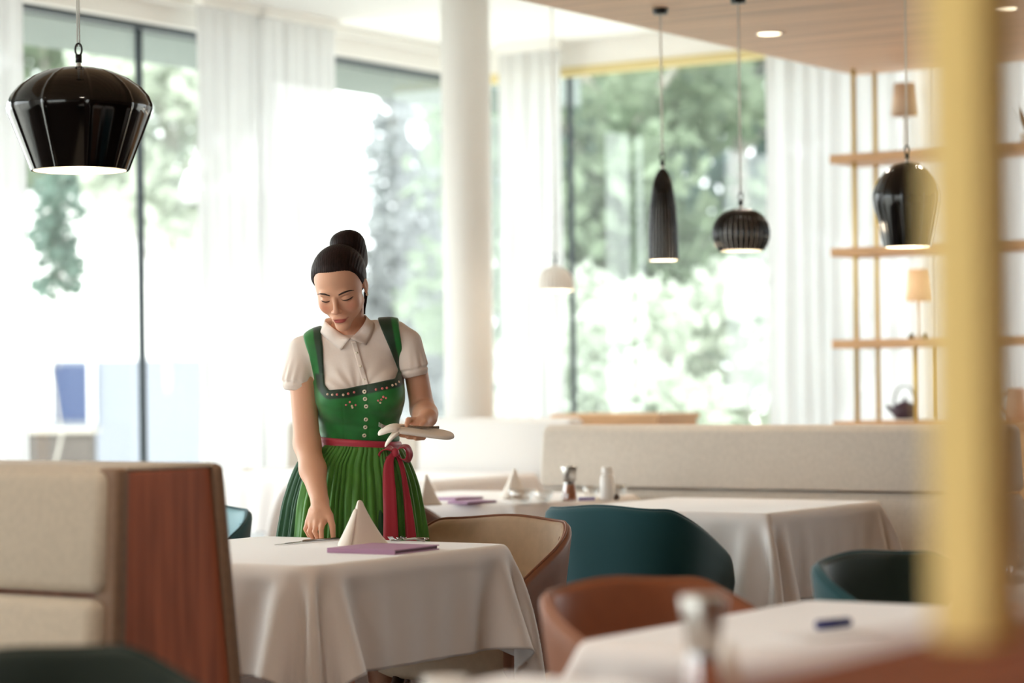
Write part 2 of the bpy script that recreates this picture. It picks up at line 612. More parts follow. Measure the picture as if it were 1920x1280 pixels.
# left windows
tree('leafy_tree', at(318, 24), blob_crown(R0, 20, .75, 2.6, 5.0, .42), 2600, .11, M['leaf_c'], 'pale green leafy tree outside the left window, right of the mullion', 21, trunk=.05)
tree('leafy_tree', at(120, 25), blob_crown(R0, 20, .9, 3.2, 5.0, .45), 2300, .11, M['leaf_b'], 'green leafy tree outside the left window, above the big black pendant', 22)
tree('slender_tree', at(112, 16.5), [(.0, 0, 2.45, .17, .3, .22), (-.05, .1, 2.2, .16, .3, .2), (.06, 0, 2.0, .14, .3, .16), (.09, 0, 2.62, .10, .2, .12), (-.08, 0, 1.9, .1, .2, .12)], 520, .055, M['leaf_a'], 'slender young tree with a small green crown below the big black pendant', 23, trunk=.012)
cone = []
for k in range(15):
    z = .8 + k * .36
    for j in range(max(1, 6 - k // 3)):
        t = j * 2.4 + k
        q = (.62 - .04 * k) * .6
        cone.append((q * math.cos(t), q * math.sin(t), z, .36 - .016 * k, .36 - .016 * k, .24))
tree('spruce', at(748, 26), cone, 3800, .09, M['leaf_d'], 'hazy grey spruce between the woman and the round column', 24)
tree('spruce', at(830, 29), cone, 3600, .10, M['leaf_d'], 'bluish conifer half hidden by the round column', 25)

# white house across the yard, with a dark bluish window
hs = P(200, HOR, 24)
h = empty('house', (hs[0], hs[1], 0), 0, 'white neighbouring house with a dark bluish window, left window view', 'house')
hm = MB().box(-2.6, 1.9, 0, 4, -.15, 3.0)
hm.obj('wall', M['house'], h, smooth=False)
MB().box(-2.6, 1.9, -.03, 0, -.15, .0).obj('plinth', mat('pale_grey_base', (190, 190, 190), .9), h, smooth=False)
p0, p1 = P(90, 684, 23.9), P(172, 788, 23.9)
q0, q1 = P(62, 676, 23.9), P(400, 880, 23.9)
MB().box(q0[0] - hs[0], q1[0] - hs[0], -.028, .01, .0, q0[2]).obj('lower_facade', mat('grey_blue_render', (124, 130, 142), .9), h, smooth=False)
wn = MB().box(p0[0] - hs[0], p1[0] - hs[0], -.06, .02, p1[2], p0[2]).obj('window', mat('blue_grey_glass', (52, 66, 100), .6, spec=.1), h, smooth=False)
for x in (p0[0], p1[0]):
    MB().box(x - hs[0] - .03, x - hs[0] + .03, -.09, -.05, p1[2] - .03, p0[2] + .03).obj('window_frame', M['house'], wn, smooth=False)
MB().box(-2.75, 2.05, -.25, 4.2, 3.0, 3.12).obj('roof', mat('pale_grey_roof', (214, 214, 216), .9), h, smooth=False)
wl = P(120, HOR, 20)
gw = empty('garden_wall', (wl[0], wl[1], 0), 0, 'low greyish garden wall under the dark bluish house window', 'wall')
MB().box(-.45, .22, 0, .25, -.15, .82).obj('wall_body', mat('warm_grey_stone', (78, 73, 70), .9, var=.1), gw, smooth=False)
MB().box(-.48, .25, -.03, .28, .82, .86).obj('coping', M['bark'], gw, smooth=False)
# ------------------------------------------------------------------ tables and cloths
def drape(half, drop, seed, n=85, steps=330):
    """a square cloth falling over a square table top: verlet with distance constraints"""
    rng = np.random.default_rng(seed)
    L = half + drop
    g = np.linspace(-L, L, n)
    X, Y = np.meshgrid(g, g, indexing='ij')
    p = np.stack([X, Y, np.full_like(X, .753)], -1)
    sp = g[1] - g[0]
    inner = (np.abs(X) < half - .003) & (np.abs(Y) < half - .003)
    out = np.maximum(np.abs(X), np.abs(Y)) - half
    p[..., 2] -= np.clip(out, 0, None) * .3
    p += rng.normal(0, .0012, p.shape) * (~inner)[..., None]
    # a gentle asymmetric push so that the corner folds lie to one side
    q = p.copy()
    fixed = p.copy()
    cons = []
    for (dx, dy, st) in ((1, 0, 1), (0, 1, 1), (1, 1, .55), (1, -1, .55), (2, 0, .8), (0, 2, .8), (3, 0, .5), (0, 3, .5)):
        rest = sp * math.hypot(dx, dy)
        for par in (0, 1):
            cons.append((dx, dy, rest, st, par))

    def sl(d, par, n):
        return d

    for s in range(steps):
        vel = (p - q) * .965
        q = p.copy()
        p = p + vel
        p[..., 2] -= .0011
        for it in range(7):
            for dx, dy, rest, st, par in cons:
                if dy >= 0:
                    A = p[:n - dx, :n - dy]
                    B = p[dx:, dy:]
                else:
                    A = p[:n - dx, -dy:]
                    B = p[dx:, :n + dy]
                # every second line only, so that pairs do not share points
                if dx:
                    k = dx * 2
                    idx = [i for i in range(A.shape[0]) if (i // dx) % 2 == par]
                    a, b = A[idx], B[idx]
                else:
                    idx = [i for i in range(A.shape[1]) if (i // dy) % 2 == par]
                    a, b = A[:, idx], B[:, idx]
                d = b - a
                ln = np.linalg.norm(d, axis=-1, keepdims=True) + 1e-9
                c = d * (.5 * st * (ln - rest) / ln)
                if dx:
                    A[idx] += c
                    B[idx] -= c
                else:
                    A[:, idx] += c
                    B[:, idx] -= c
            p[inner] = fixed[inner]
            # table collision
            ax, ay = np.abs(p[..., 0]), np.abs(p[..., 1])
            h2 = half + .004
            ins = (ax < h2) & (ay < h2) & (p[..., 2] < .7525) & ~inner
            near_top = ins & (p[..., 2] > .735)
            p[..., 2][near_top] = .7525
            side = ins & ~near_top
            px_ = side & (ax > ay)
            py_ = side & ~(ax > ay)
            p[..., 0][px_] = np.sign(p[..., 0][px_]) * h2
            p[..., 1][py_] = np.sign(p[..., 1][py_]) * h2
    v = p.reshape(-1, 3)
    f = [(i * n + j, (i + 1) * n + j, (i + 1) * n + j + 1, i * n + j + 1) for i in range(n - 1) for j in range(n - 1)]
    return v, f


HALF = .44
cv, cf = drape(HALF, .275, 5)
cv2, cf2 = drape(HALF, .285, 23)
table_proto = None
cloth_proto = {}


def table(a, b, label, quarter=0, rot=0, variant=0, cloth_label=None):
    """table whose corner nearest the camera stands at room position a, b; cloth on top"""
    global table_proto
    c = AB(a + HALF, b + HALF)
    if table_proto is None:
        t = empty('dining_table', c, PHI + rot, label, 'table', 'cloth-covered dining tables')
        MB().box(-HALF + .02, HALF - .02, -HALF + .02, HALF - .02, .72, .7465).obj('tabletop', M['oak'], t, smooth=False)
        MB().lathe([(.05, .03), (.04, .1), (.04, .68), (.09, .72)], n=24).obj('column_leg', M['black_metal'], t)
        MB().lathe([(.0, 0), (.25, 0), (.25, .012), (.06, .035), (0, .035)], n=40).obj('foot_plate', M['black_metal'], t)
        table_proto = t
    else:
        t = copy_tree(table_proto, c, PHI + rot, label)
    if variant not in cloth_proto:
        o = obj('tablecloth', (cv, cv2)[variant], (cf, cf2)[variant], M['cloth'], sub=1)
        md = o.modifiers.new('solid', 'SOLIDIFY')
        md.thickness = .0016
        md.offset = 1
        cloth_proto[variant] = o
    else:
        o = copy_tree(cloth_proto[variant])
    o.location = tuple(c)
    o.rotation_euler = (0, 0, PHI + rot + quarter * math.pi / 2)
    tag(o, cloth_label, 'tablecloth', 'white tablecloths')
    return c


table(4.636, 3.70, 'square dining table where the woman sets places, under a white cloth', 0, 0, 0, 'white tablecloth on the table in front of the woman, under the mauve menu')
table(7.09, 3.73, 'square dining table behind the teal chair, under a white cloth', 1, 0, 1, 'white tablecloth behind the big teal chair, no things on it')
table(7.28, 4.86, 'square dining table with the salt mill and bowls, under a white cloth', 2, 0, 0, 'white tablecloth under the red salt mill and white bottle, behind the tan chair')
table(3.50, 1.345, 'foreground dining table carrying the blue pen, under a white cloth', 3, 0, 1, 'blurred white tablecloth in front with the dark blue pen on it')
table(4.50, 1.10, 'right-hand dining table beside the low dark green chair, under a white cloth', 0, 0, 0, 'blurred white tablecloth at the right edge under the tumbler, before the yellow post')
table(2.20, 1.20, 'nearest dining table, mostly below the frame, carrying the steel-topped mill', 1, 0, 1, 'nearest white tablecloth at the bottom, below the steel-topped mill')
table(8.98, 6.45, 'distant dining table in front of the pale bench, under a white cloth', 2, 0, 1, 'bright white tablecloth right behind the woman, in front of the pale bench')
table(9.22, 7.44, 'distant dining table by the left curtain, under a white cloth', 3, 0, 0, 'far white tablecloth at the left, seen above the blue-grey chair')
table(9.45, 2.75, 'far dining table at the right edge, in front of the oak cabinet', 1, 0, 1, 'pinkish white tablecloth at the right edge beside the banquette end')


# ------------------------------------------------------------------ tub chairs
def smooth01(t):
    t = np.clip(t, 0, 1)
    return t * t * (3 - 2 * t)


def tub_chair(label, outer, inner, scale=1.0):
    w, d = .295, .255
    # plan: right arm front -> back -> left arm front (chair faces +x)
    pts = []
    arm = .17
    for k in range(10):
        pts.append((arm * (1 - k / 10), -w))
    N = 60
    e = 2.9
    for k in range(N + 1):
        t = -math.pi / 2 + math.pi * k / N
        cx, sx = math.cos(t), math.sin(t)
        pts.append((-d * abs(cx) ** (2 / e), w * math.copysign(abs(sx) ** (2 / e), sx)))
    for k in range(1, 11):
        pts.append((arm * k / 10, w))
    pts = np.array(pts)
    # resample by arc length
    seg = np.r_[0, np.cumsum(np.linalg.norm(np.diff(pts, axis=0), axis=1))]
    n = 97
    s = np.linspace(0, seg[-1], n)
    pl = np.stack([np.interp(s, seg, pts[:, 0]), np.interp(s, seg, pts[:, 1])], 1)
    for _ in range(3):
        pl[1:-1] = (pl[:-2] + 2 * pl[1:-1] + pl[2:]) / 4
    s = np.abs(s - seg[-1] / 2)
    tot = seg[-1] / 2
    h = .80 - .012 * smooth01(s / .2) - .165 * np.clip((s - .25) / (tot - .28), 0, 1) - .07 * smooth01((s - tot + .05) / .05) ** 2
    for _ in range(4):
        h[1:-1] = (h[:-2] + 2 * h[1:-1] + h[2:]) / 4
    tg = np.gradient(pl, axis=0)
    tg /= np.linalg.norm(tg, axis=1)[:, None]
    nr = np.stack([-tg[:, 1], tg[:, 0]], 1)      # outward
    z0 = .36
    rings = []
    th = .034
    prof = []
    for k in range(9):
        prof.append((k / 8, 'o'))
    for k in range(1, 6):
        prof.append((k / 6, 'r'))
    for k in range(9):
        prof.append((1 - k / 8, 'i'))

    def scale_at(z):
        return .80 + .20 * np.clip((z - z0) / .40, 0, 1.1) ** .75

    verts = []
    for i in range(n):
        row = []
        for q, kind in prof:
            if kind == 'o':
                z = z0 + (h[i] - th / 2 - z0) * q
                off = 0
            elif kind == 'r':
                z = h[i] - th / 2 + math.sin(math.pi * q) * th / 2
                off = -th * (1 - math.cos(math.pi * q)) / 2
            else:
                zi = .40
                z = zi + (h[i] - th / 2 - zi) * q
                off = -th - .012 * math.sin(math.pi * q)
            sc = scale_at(z)
            p = pl[i] * sc + nr[i] * off
            row.append((p[0], p[1], z))
        verts.append(row)
    m = len(prof)
    V = [p for r in verts for p in r]
    f, mi = [], []
    for i in range(n - 1):
        for j in range(m - 1):
            f.append((i * m + j, (i + 1) * m + j, (i + 1) * m + j + 1, i * m + j + 1))
            mi.append(0 if j < 12 else 1)
    for e_ in (0, n - 1):                          # arm ends
        for j in range((m - 1) // 2):
            q = [e_ * m + j, e_ * m + j + 1, e_ * m + m - 2 - j, e_ * m + m - 1 - j]
            f.append(tuple(dict.fromkeys(q)))
            mi.append(0)
    o = empty('tub_chair', (0, 0, 0), 0, label, 'chair', 'upholstered tub chairs')
    obj('shell', V, f, [outer, inner], o, mi=mi)
    # rim piping
    rim = [verts[i][11] for i in range(n)]
    MB().tube([(p[0], p[1], p[2] + .001) for p in rim], .004, 6).obj('piping', outer, o)
    # seam on the inside where the back meets the arms
    for i in (24, 72):
        MB().tube([(np.array(verts[i][j]) * .5 + np.array(verts[i][j]) * .5) for j in range(13, m)], .0022, 6).obj('seam', outer, o)
    # seat
    sv = []
    for zz, k in ((.345, .70), (.36, .80), (.38, .81), (.44, .835), (.465, .80), (.472, .70), (.474, .35)):
        ring = [(min(p[0], .20) * k * .97, p[1] * k * .97, zz) for p in pl[2:-2]]
        fr = [(pl[0][0] * k + .03 * math.cos(t), w * k * math.sin(t) * .93, zz) for t in np.linspace(math.pi / 2.2, -math.pi / 2.2, 20)]
        sv.append(ring + fr)
    MB().loft(sv).obj('seat', inner, o)
    for sx, sy in ((-1, -1), (-1, 1), (1, -1), (1, 1)):
        MB().tube([(sx * .13, sy * .15, .35), (sx * .2, sy * .22, 0.0)], [.018, .011], 12).obj('leg', M['leg_wood'], o)
    return o


TC = {}


def chair(kind, a, b, face, label, outer=None, inner=None):
    o = TC.get(kind)
    if o is None:
        o = TC[kind] = tub_chair(label, outer, inner)
    else:
        o = copy_tree(o, label=label)
    c = AB(a, b)
    o.location = tuple(c)
    o.rotation_euler = (0, 0, PHI + face)
    return o


PI = math.pi
chair('teal', 6.80, 4.055, 0, 'big dark teal velvet chair seen from behind, centre right', M['teal'], M['teal_dark'])
chair('tan', 5.77, 4.03, PI, 'tan leather tub chair at the corner of the table the woman sets', M['tan_leather'], M['tan_inner'])
chair('brown', 7.00, 5.22, 0, 'brown tub chair just behind the woman, only its sloping arm showing', M['brown_outer'], M['brown_outer'])
chair('greyteal', 5.93, 5.37, PI, 'blue-grey tub chair peeking out right of the wooden booth end', M['teal'], M['teal_inner'])
chair('cognac', 4.12, 2.33, -PI / 2 - .2, 'blurred cognac leather chair in front, left of the steel-topped mill', M['tan_leather'], M['cognac'])
chair('green', 5.0, 2.19, -PI / 2 - .15, 'dark green chair low at the right, before the yellow post', M['teal'], M['dark_green'])
chair('blackgreen', 2.62, 2.46, -PI / 2, 'very dark green chair back at the bottom left corner', M['dark_green'], M['dark_green'])


# ------------------------------------------------------------------ banquettes
def banquette(name, label, a, b0, b1, h, m, thick=.16, seat=True, seam=.77, slope=.06, cat='banquette'):
    """bench along the far wall direction; the front of its back rest stands at a, it faces -a"""
    o = empty(name, AB(a, b0), PHI, label, cat)
    L = b1 - b0

    def panel(z0, z1, x0, x1):
        r = .025
        rings = []
        for y, k in ((0, 0), (.006, .6), (.02, 1), (L - .02, 1), (L - .006, .6), (L, 0)):
            c = r * (1 - k)
            rings.append([(x0[0] + c, y, z0 + c), (x0[1] + c + .0, y, z1 - r - c * .5), (x0[1] + r, y, z1 - c), (x1[1] - r, y, z1 - c), (x1[1] - c, y, z1 - r), (x1[0] - c, y, z0 + c)])
        return MB().loft(rings)
    sl = slope
    zs = seam if seam else .45
    panel(zs + .004, h, (-sl * .45, 0), (thick, thick * .8)).obj('upper_backrest', m, o, smooth=True, bevel=.006)
    if seam:
        panel(.42, zs - .004, (-sl, -sl * .5), (thick, thick)).obj('lower_backrest', m, o, smooth=True, bevel=.006)
    if seat:
        MB().box(-.50, 0, 0.01, L - .01, .34, .46).obj('seat', m, o, smooth=False, bevel=.03)
        MB().box(-.42, thick, 0.03, L - .03, 0, .34).obj('plinth', M['oak'], o, smooth=False)
    else:
        MB().box(0, thick, 0.02, L - .02, 0, .42).obj('plinth', M['oak'], o, smooth=False)
    return o


banquette('banquette', 'long greige upholstered banquette behind the teal chair, right of centre', 8.28, 3.38, b_at(1013, 8.28, 810), 1.02, M['booth'])
banquette('banquette', 'pale banquette against the far window, left of the oak-topped block', 9.92, b_at(1070, 9.92, 785), 7.22, 1.02, M['pale'], seam=None, seat=True)
banquette('high_bench', 'pale high-backed bench end left of the woman, by the curtain', 10.12, 7.35, 8.24, 1.0, M['booth'], seam=None, seat=False)
e = empty('oak_block', AB(10.45, 6.12), PHI, 'small oak-topped block rising above the greige banquette', 'cabinet')
MB().box(0, .4, 0, .62, 0, 1.0).obj('carcass', M['oak'], e, smooth=False)
MB().box(-.01, .41, -.01, .63, 1.0, 1.03).obj('top_board', M['oak'], e, smooth=False)

# the booth at the left: backrest with a tapering wooden end panel, its cushion faces the camera
FT = P(240, 882, 5.10)
fa, fb = to_ab(FT[0], FT[1])
BT = P(398, 876, 5.36)
ba, bb = to_ab(BT[0], BT[1])
th = ba - fa
bo = empty('booth', AB(fa, fb), PHI, 'beige upholstered booth with a red-brown wooden end panel, left foreground', 'booth')
H = 1.0225
low = .13
LB = 1.5


def wedge(x0t, x0b, x1t, x1b, y0, y1, z0, z1):
    v = [(x0b, y0, z0), (x1b, y0, z0), (x1b, y1, z0), (x0b, y1, z0), (x0t, y0, z1), (x1t, y0, z1), (x1t, y1, z1), (x0t, y1, z1)]
    return MB().add(v, [(0, 3, 2, 1), (4, 5, 6, 7), (0, 1, 5, 4), (1, 2, 6, 5), (2, 3, 7, 6), (3, 0, 4, 7)])


wedge(-.005, -.04, th - .035, th + .085, 0.0, .05, 0.02, H - .004).obj('end_panel', M['red_wood'], bo, smooth=False, bevel=.004)
wedge(.01, -.04, th - .03, th + .085, .05, LB, 0.02, H - .02).obj('carcass', M['red_wood'], bo, smooth=False)
wedge(th - .03, th + .078, th + .005, th + .12, -.012, LB, .02, H + .006).obj('back_upholstery', M['beige_dark'], bo, bevel=.018)
wedge(-.06, -.085, .012, -.03, .012, LB, .765, H + .002).obj('upper_cushion', M['beige'], bo, bevel=.03)
wedge(-.095, -.135, -.03, -.05, .014, LB, .44, .757).obj('lower_cushion', M['beige'], bo, bevel=.03)
wedge(-.045, -.085, -.003, -.038, -.012, .05, .30, H + .006).obj('edge_roll', M['beige_dark'], bo, bevel=.012)
wedge(.0, .0, th - .02, th - .02, .0, LB, H - .004, H + .008).obj('top_pad', M['beige'], bo, bevel=.006)
MB().box(-.60, -.05, .02, LB, .32, .45).obj('seat', M['beige'], bo, smooth=False, bevel=.03)
MB().box(-.52, 0, .04, LB, 0, .32).obj('plinth', M['red_wood'], bo, smooth=False)

# blurred wooden bench back in the right foreground (runs along the left wall direction)
nb = empty('bench', AB(1.30, .30), PHI, 'blurred orange-brown wooden bench back in the bottom right corner', 'bench')
MB().box(0, 2.4, .28, .45, 0, .985).obj('back_panel', M['near_wood'], nb, smooth=False, bevel=.008)
MB().box(-.01, 2.4, .26, .47, .985, 1.005).obj('top_rail', M['near_wood'], nb, smooth=False, bevel=.006)
MB().box(-.015, 0.02, -.1, .46, 0, .97).obj('end_panel', M['near_wood'], nb, smooth=False, bevel=.006)
MB().box(.03, 2.4, -.3, .28, .34, .46).obj('seat', M['booth'], nb, smooth=False, bevel=.03)
MB().box(.05, 2.38, -.2, .28, 0, .34).obj('plinth', M['near_wood'], nb, smooth=False)
# yellow post close to the lens
pp = P(1826, 600, 1.8)
po = empty('post', (pp[0], pp[1], 0), PHI, 'blurred yellow brass post running from floor to ceiling close to the lens', 'post')
MB().box(-.035, .035, -.024, .024, 0.012, 2.69).obj('shaft', M['post'], po, smooth=False, bevel=.006)
MB().lathe([(0, 0), (.06, 0), (.06, .012), (0, .012)], n=24).obj('floor_plate', M['post'], po)
MB().lathe([(0, 2.69), (.06, 2.69), (.06, 2.7), (0, 2.7)], n=24).obj('ceiling_plate', M['post'], po)

# ------------------------------------------------------------------ oak cabinet and brass shelf at the right
SA_, SB_ = 10.68, b_at(1557, 10.68, 470)
cab = empty('cabinet', AB(SA_, SB_), PHI, 'long pale oak cabinet below the brass shelf, right background', 'cabinet')
LC = 2.8
MB().box(.02, .42, -LC, -.02, .08, .955).obj('carcass', M['oak'], cab, smooth=False)
MB().box(0, .44, -LC, 0, .955, .985).obj('worktop', M['oak'], cab, smooth=False, bevel=.004)
MB().box(.06, .40, -LC + .03, -.06, 0, .08).obj('plinth', M['leg_wood'], cab, smooth=False)
dw = .46
for k in range(6):
    y1 = -.03 - k * dw
    dr = MB().box(0.0, .02, y1 - dw + .006, y1, .10, .94).obj('door', M['oak'], cab, smooth=False, bevel=.002)
    MB().lathe([(.0, 0), (.009, 0), (.009, .006), (0, .006)], n=12).obj('knob', M['black_metal'], dr, loc=(-.006, y1 - .05, .90))
for k in range(11):
    pass
sh = empty('shelf_unit', AB(SA_, SB_), PHI, 'oak shelves hung on slim brass rods between cabinet and oak ceiling', 'shelf')
for z in (2.27, 1.815, 1.367):
    MB().box(0, .30, -LC, 0, z - .026, z + .016).obj('shelf_board', M['oak'], sh, smooth=False, bevel=.003)


def shelf_b(px, a, py):
    return b_at(px, a, py) - SB_


for (px, x, py, z0, z1) in ((1604, .06, 470, .986, 2.7), (1644, .25, 470, .986, 2.7), (1718, .06, 710, .986, 1.341), (1757, .25, 710, .986, 1.341), (2010, .06, 470, .986, 2.7), (2050, .25, 470, .986, 2.7)):
    y = shelf_b(px, SA_ + x, py)
    MB().tube([(x, y, z0), (x, y, z1)], .011, 12).obj('rod', M['brass'], sh)


def on_shelf(px, py, x, z):
    b = b_at(px, SA_ + x, py)
    return AB(SA_ + x, b, z)


def lamp(px, py, z, label, shade_m, hh):
    o = empty('table_lamp', on_shelf(px, py, .15, z), 0, label, 'lamp')
    MB().lathe([(0, 0), (.045, 0), (.045, .008), (.008, .014), (.007, .02), (.007, hh - .02), (0, hh - .02)], n=20).obj('stem', M['white_glaze'], o)
    MB().lathe([(.066, hh - .02), (.05, hh + .135)], n=32).obj('lampshade', shade_m, o, solid=.003)
    return o


lamp(1697, 222, 2.287, 'beige table lamp on the top shelf, above the ribbed black pendant', M['shade'], .20)
lamp(1724, 570, 1.384, 'glowing beige table lamp on the lowest shelf, behind the black pendant', M['shade_lit'], .20)
for px, nm in ((1709, 'left'), (1737, 'right')):
    o = MB().lathe([(0, 0), (.014, 0), (.016, .012), (.008, .022), (0, .022)], n=16).obj('small_pot', M['black_metal'], loc=on_shelf(px, 632, .09, 1.384))
    tag(o, 'tiny dark pot just %s of the glowing lamp foot on the shelf' % nm, 'pot')
# cast iron teapot on a small tray
tl = on_shelf(1697, 775, .17, .985)
tr = MB().lathe([(0, 0), (.11, 0), (.118, .008), (.112, .008), (.0, .004)], n=36).obj('tray', M['white_glaze'], loc=on_shelf(1715, 778, .17, .986))
tag(tr, 'low pale tray under the dark iron teapot', 'tray')
tp = empty('teapot', (tl[0], tl[1], .9945), 0, 'dark plum cast-iron teapot with a tall hoop handle on the oak cabinet', 'teapot')
MB().lathe([(0, 0), (.045, 0), (.062, .02), (.066, .042), (.055, .066), (.036, .076), (0, .078)], n=32).obj('body', M['iron'], tp)
MB().lathe([(.036, .074), (.02, .084), (.006, .088), (.009, .1), (.006, .106), (0, .106)], n=24).obj('lid', M['iron'], tp)
MB().tube([(-.055, 0, .035), (-.08, 0, .055), (-.09, 0, .072)], [.014, .010, .007], 12).obj('spout', M['iron'], tp)
MB().tube([(-.05 * math.cos(t) * 1.1, 0, .066 + .095 * math.sin(t)) for t in np.linspace(0, PI, 20)], .0042, 10).obj('handle', M['black_metal'], tp)
# pitcher
pl_ = on_shelf(1903, 780, .15, .985)
pt = empty('pitcher', pl_, 0, 'pinkish ceramic pitcher at the right end of the cabinet top', 'pitcher')
MB().lathe([(0, 0), (.05, 0), (.056, .02), (.05, .09), (.042, .14), (.046, .155), (.042, .155), (.036, .14), (.045, .08), (.0, .01)], n=32).obj('body', M['pink_ceramic'], pt)
MB().tube([(-.045, 0, .13), (-.085, 0, .12), (-.09, 0, .08), (-.07, 0, .05), (-.05, 0, .04)], .007, 10).obj('handle', M['pink_ceramic'], pt)
# leafy plant
vp = on_shelf(1925, 270, .15, 2.287)
vo = empty('potted_plant', vp, 0, 'small plant with broad pinkish leaves on the top shelf, right edge', 'plant')
MB().lathe([(0, 0), (.03, 0), (.04, .05), (.034, .05), (.0, .045)], n=24).obj('pot', M['white_glaze'], vo)
for k in range(6):
    t = k * 1.05 + 2.9
    q = np.linspace(0, 1, 8)
    vv = []
    for qq in q:
        wd = .016 * math.sin(PI * min(1, qq * .9 + .1))
        cxx = .075 * qq ** 1.2
        for s_ in (-1, 0, 1):
            vv.append((cxx * math.cos(t) - s_ * wd * math.sin(t), cxx * math.sin(t) + s_ * wd * math.cos(t), .045 + .13 * qq - .002 * abs(s_)))
    ff = [(i * 3 + j, i * 3 + j + 1, i * 3 + j + 4, i * 3 + j + 3) for i in range(7) for j in range(2)]
    obj('leaf', vv, ff, leaf_mat('plant_leaf', (178, 150, 122)) if k % 2 else M['leaf_b'], vo, solid=.001)


# ------------------------------------------------------------------ pendants
def pendant(label, px, ptop, pix, Y, prof, lobes, amp, sharp, m, ceil_z, pin=None, group='ceramic pendants'):
    """prof: (half width, y) pairs in photo pixels from top to rim"""
    k = Y / F
    rim = prof[-1][1]
    c = P(px, rim, Y)
    o = empty('pendant_lamp', (c[0], c[1], c[2]), 0, label, 'lamp', group)
    pr = [(r * k, (rim - y) * k) for r, y in prof]
    outer = MB().lathe(pr, n=lobes * (36 if amp < 0 else 12), lobes=lobes, amp=amp, sharp=sharp)
    outer.obj('shade', m, o)
    inn = [(max(.002, r * .93), z * .97) for r, z in pr]
    MB().lathe(inn, n=48).obj('shade_lining', M['white_glaze'], o)
    MB().lathe([(0, .012), (inn[-1][0] * .985, .012)], n=48).obj('diffuser', M['lamp_glow'], o)
    zt = pr[0][1]
    MB().lathe([(0, zt - .004), (pr[0][0], zt - .004), (.006, zt + .006), (.006, zt + .018), (0, zt + .018)], n=20).obj('top_cap', M['white_glaze'], o)
    r = .011
    hk = MB().lathe([(.0, zt + .012), (.009, zt + .012), (.009, zt + .034), (0, zt + .034)], n=14)
    hk.tube([(r * math.sin(t) * .8, 0, zt + .034 + r * 1.2 - r * 1.5 * math.cos(t)) for t in np.linspace(0, 2 * PI, 20)[:-1]], .0028, 8, closed=True)
    hk.obj('hook', M['black_metal'], o)
    top = ceil_z - c[2]
    for s in (-.003, .003):
        MB().tube([(s, 0, zt + .055), (s * .6, 0, top)], .0019, 6).obj('cord', M['cord'], o)
    MB().lathe([(0, top - .022), (.03, top - .022), (.032, top - .004), (.032, top), (0, top)], n=24).obj('canopy', M['black_metal'] if m != M['white_glaze'] else M['white_glaze'], o)
    L = bpy.data.lights.new('pendant_bulb', 'POINT')
    L.energy = 1.5
    L.color = (1, .82, .58)
    L.shadow_soft_size = .03
    lo = bpy.data.objects.new('pendant_bulb', L)
    COL.objects.link(lo)
    lo.parent = o
    lo.location = (0, 0, -.03)
    return o


pendant('big glossy black lobed pendant at the upper left', 150, 125, 1, 6.5,
        [(14, 126), (34, 128), (62, 134), (92, 147), (116, 164), (131, 181), (138, 197), (138, 206), (134, 218), (93, 320)], 10, -.028, .16, M['black_glaze'], 2.7)
pendant('slim tall black ribbed pendant in front of the right window', 1244, 315, 1, 9.78,
        [(4, 316), (11, 324), (17, 338), (21, 358), (25, 388), (27.5, 425), (28.5, 460), (29, 488)], 24, .10, .6, M['black_glaze'], 2.7)
pendant('round black ribbed pendant between the slim one and the shelf', 1390, 390, 1, 9.52,
        [(8, 391), (20, 393), (33, 398), (44, 407), (51, 419), (54.5, 433), (54, 446), (50, 458), (43, 470)], 30, .12, .6, M['black_glaze'], 2.7)
pendant('tapered black lobed pendant in front of the brass shelf', 1703, 303, 1, 9.18,
        [(8, 304), (24, 308), (40, 319), (53, 334), (61, 349), (65.5, 364), (65.5, 374), (63, 390), (46, 463)], 10, -.028, .16, M['black_glaze'], 2.7)
pendant('white ribbed dome pendant beside the mullion of the right window', 1041, 498, 1, 12.0,
        [(6, 499), (16, 502), (26, 509), (33, 520), (36, 533), (36, 545)], 28, .08, .6, M['white_glaze'], 3.24)


def downlight(px, py, label=None, ab=None, power=5):
    if ab is None:
        Y = 1.5 * F / (HOR - (py + ROLL * (px - 960)))
        c = P(px, py, Y)
    else:
        c = AB(ab[0], ab[1], 2.7)
    o = empty('downlight', (c[0], c[1], 2.7), 0, label, 'ceiling light', 'recessed downlights')
    MB().lathe([(.05, -.002), (.058, -.004), (.058, 0), (.05, .0)], n=32).obj('trim_ring', M['plaster'], o)
    MB().lathe([(0, -.0015), (.05, -.0015)], n=32).obj('diffuser', M['spot_glow'], o)
    lo = None
    L = bpy.data.lights.new('downlight_lamp', 'AREA')
    L.shape = 'DISK'
    L.size = .1
    L.energy = power
    L.color = (1, .88, .74)
    L.spread = math.radians(150)
    lo = bpy.data.objects.new('downlight_lamp', L)
    COL.objects.link(lo)
    lo.parent = o
    lo.location = (0, 0, -.008)


downlight(1442, 63, 'round downlight in the oak ceiling above the round black pendant')
downlight(1882, 16, 'round downlight in the oak ceiling at the upper right, beside the yellow post')
for a in (-2.5, -.5, 1.5, 3.5):  # unseen lamps added as warm fill for the front of the room
    for b in (-2.0, .6, 3.2):
        downlight(0, 0, 'added warm fill downlight in the oak ceiling outside the picture', (a, b), 6)


# ------------------------------------------------------------------ table things
def ray_table(px, py, z=.7545):
    q = (py + ROLL * (px - 960) - HOR)
    Y = (CAMZ - z) * F / q
    return P(px, py, Y)


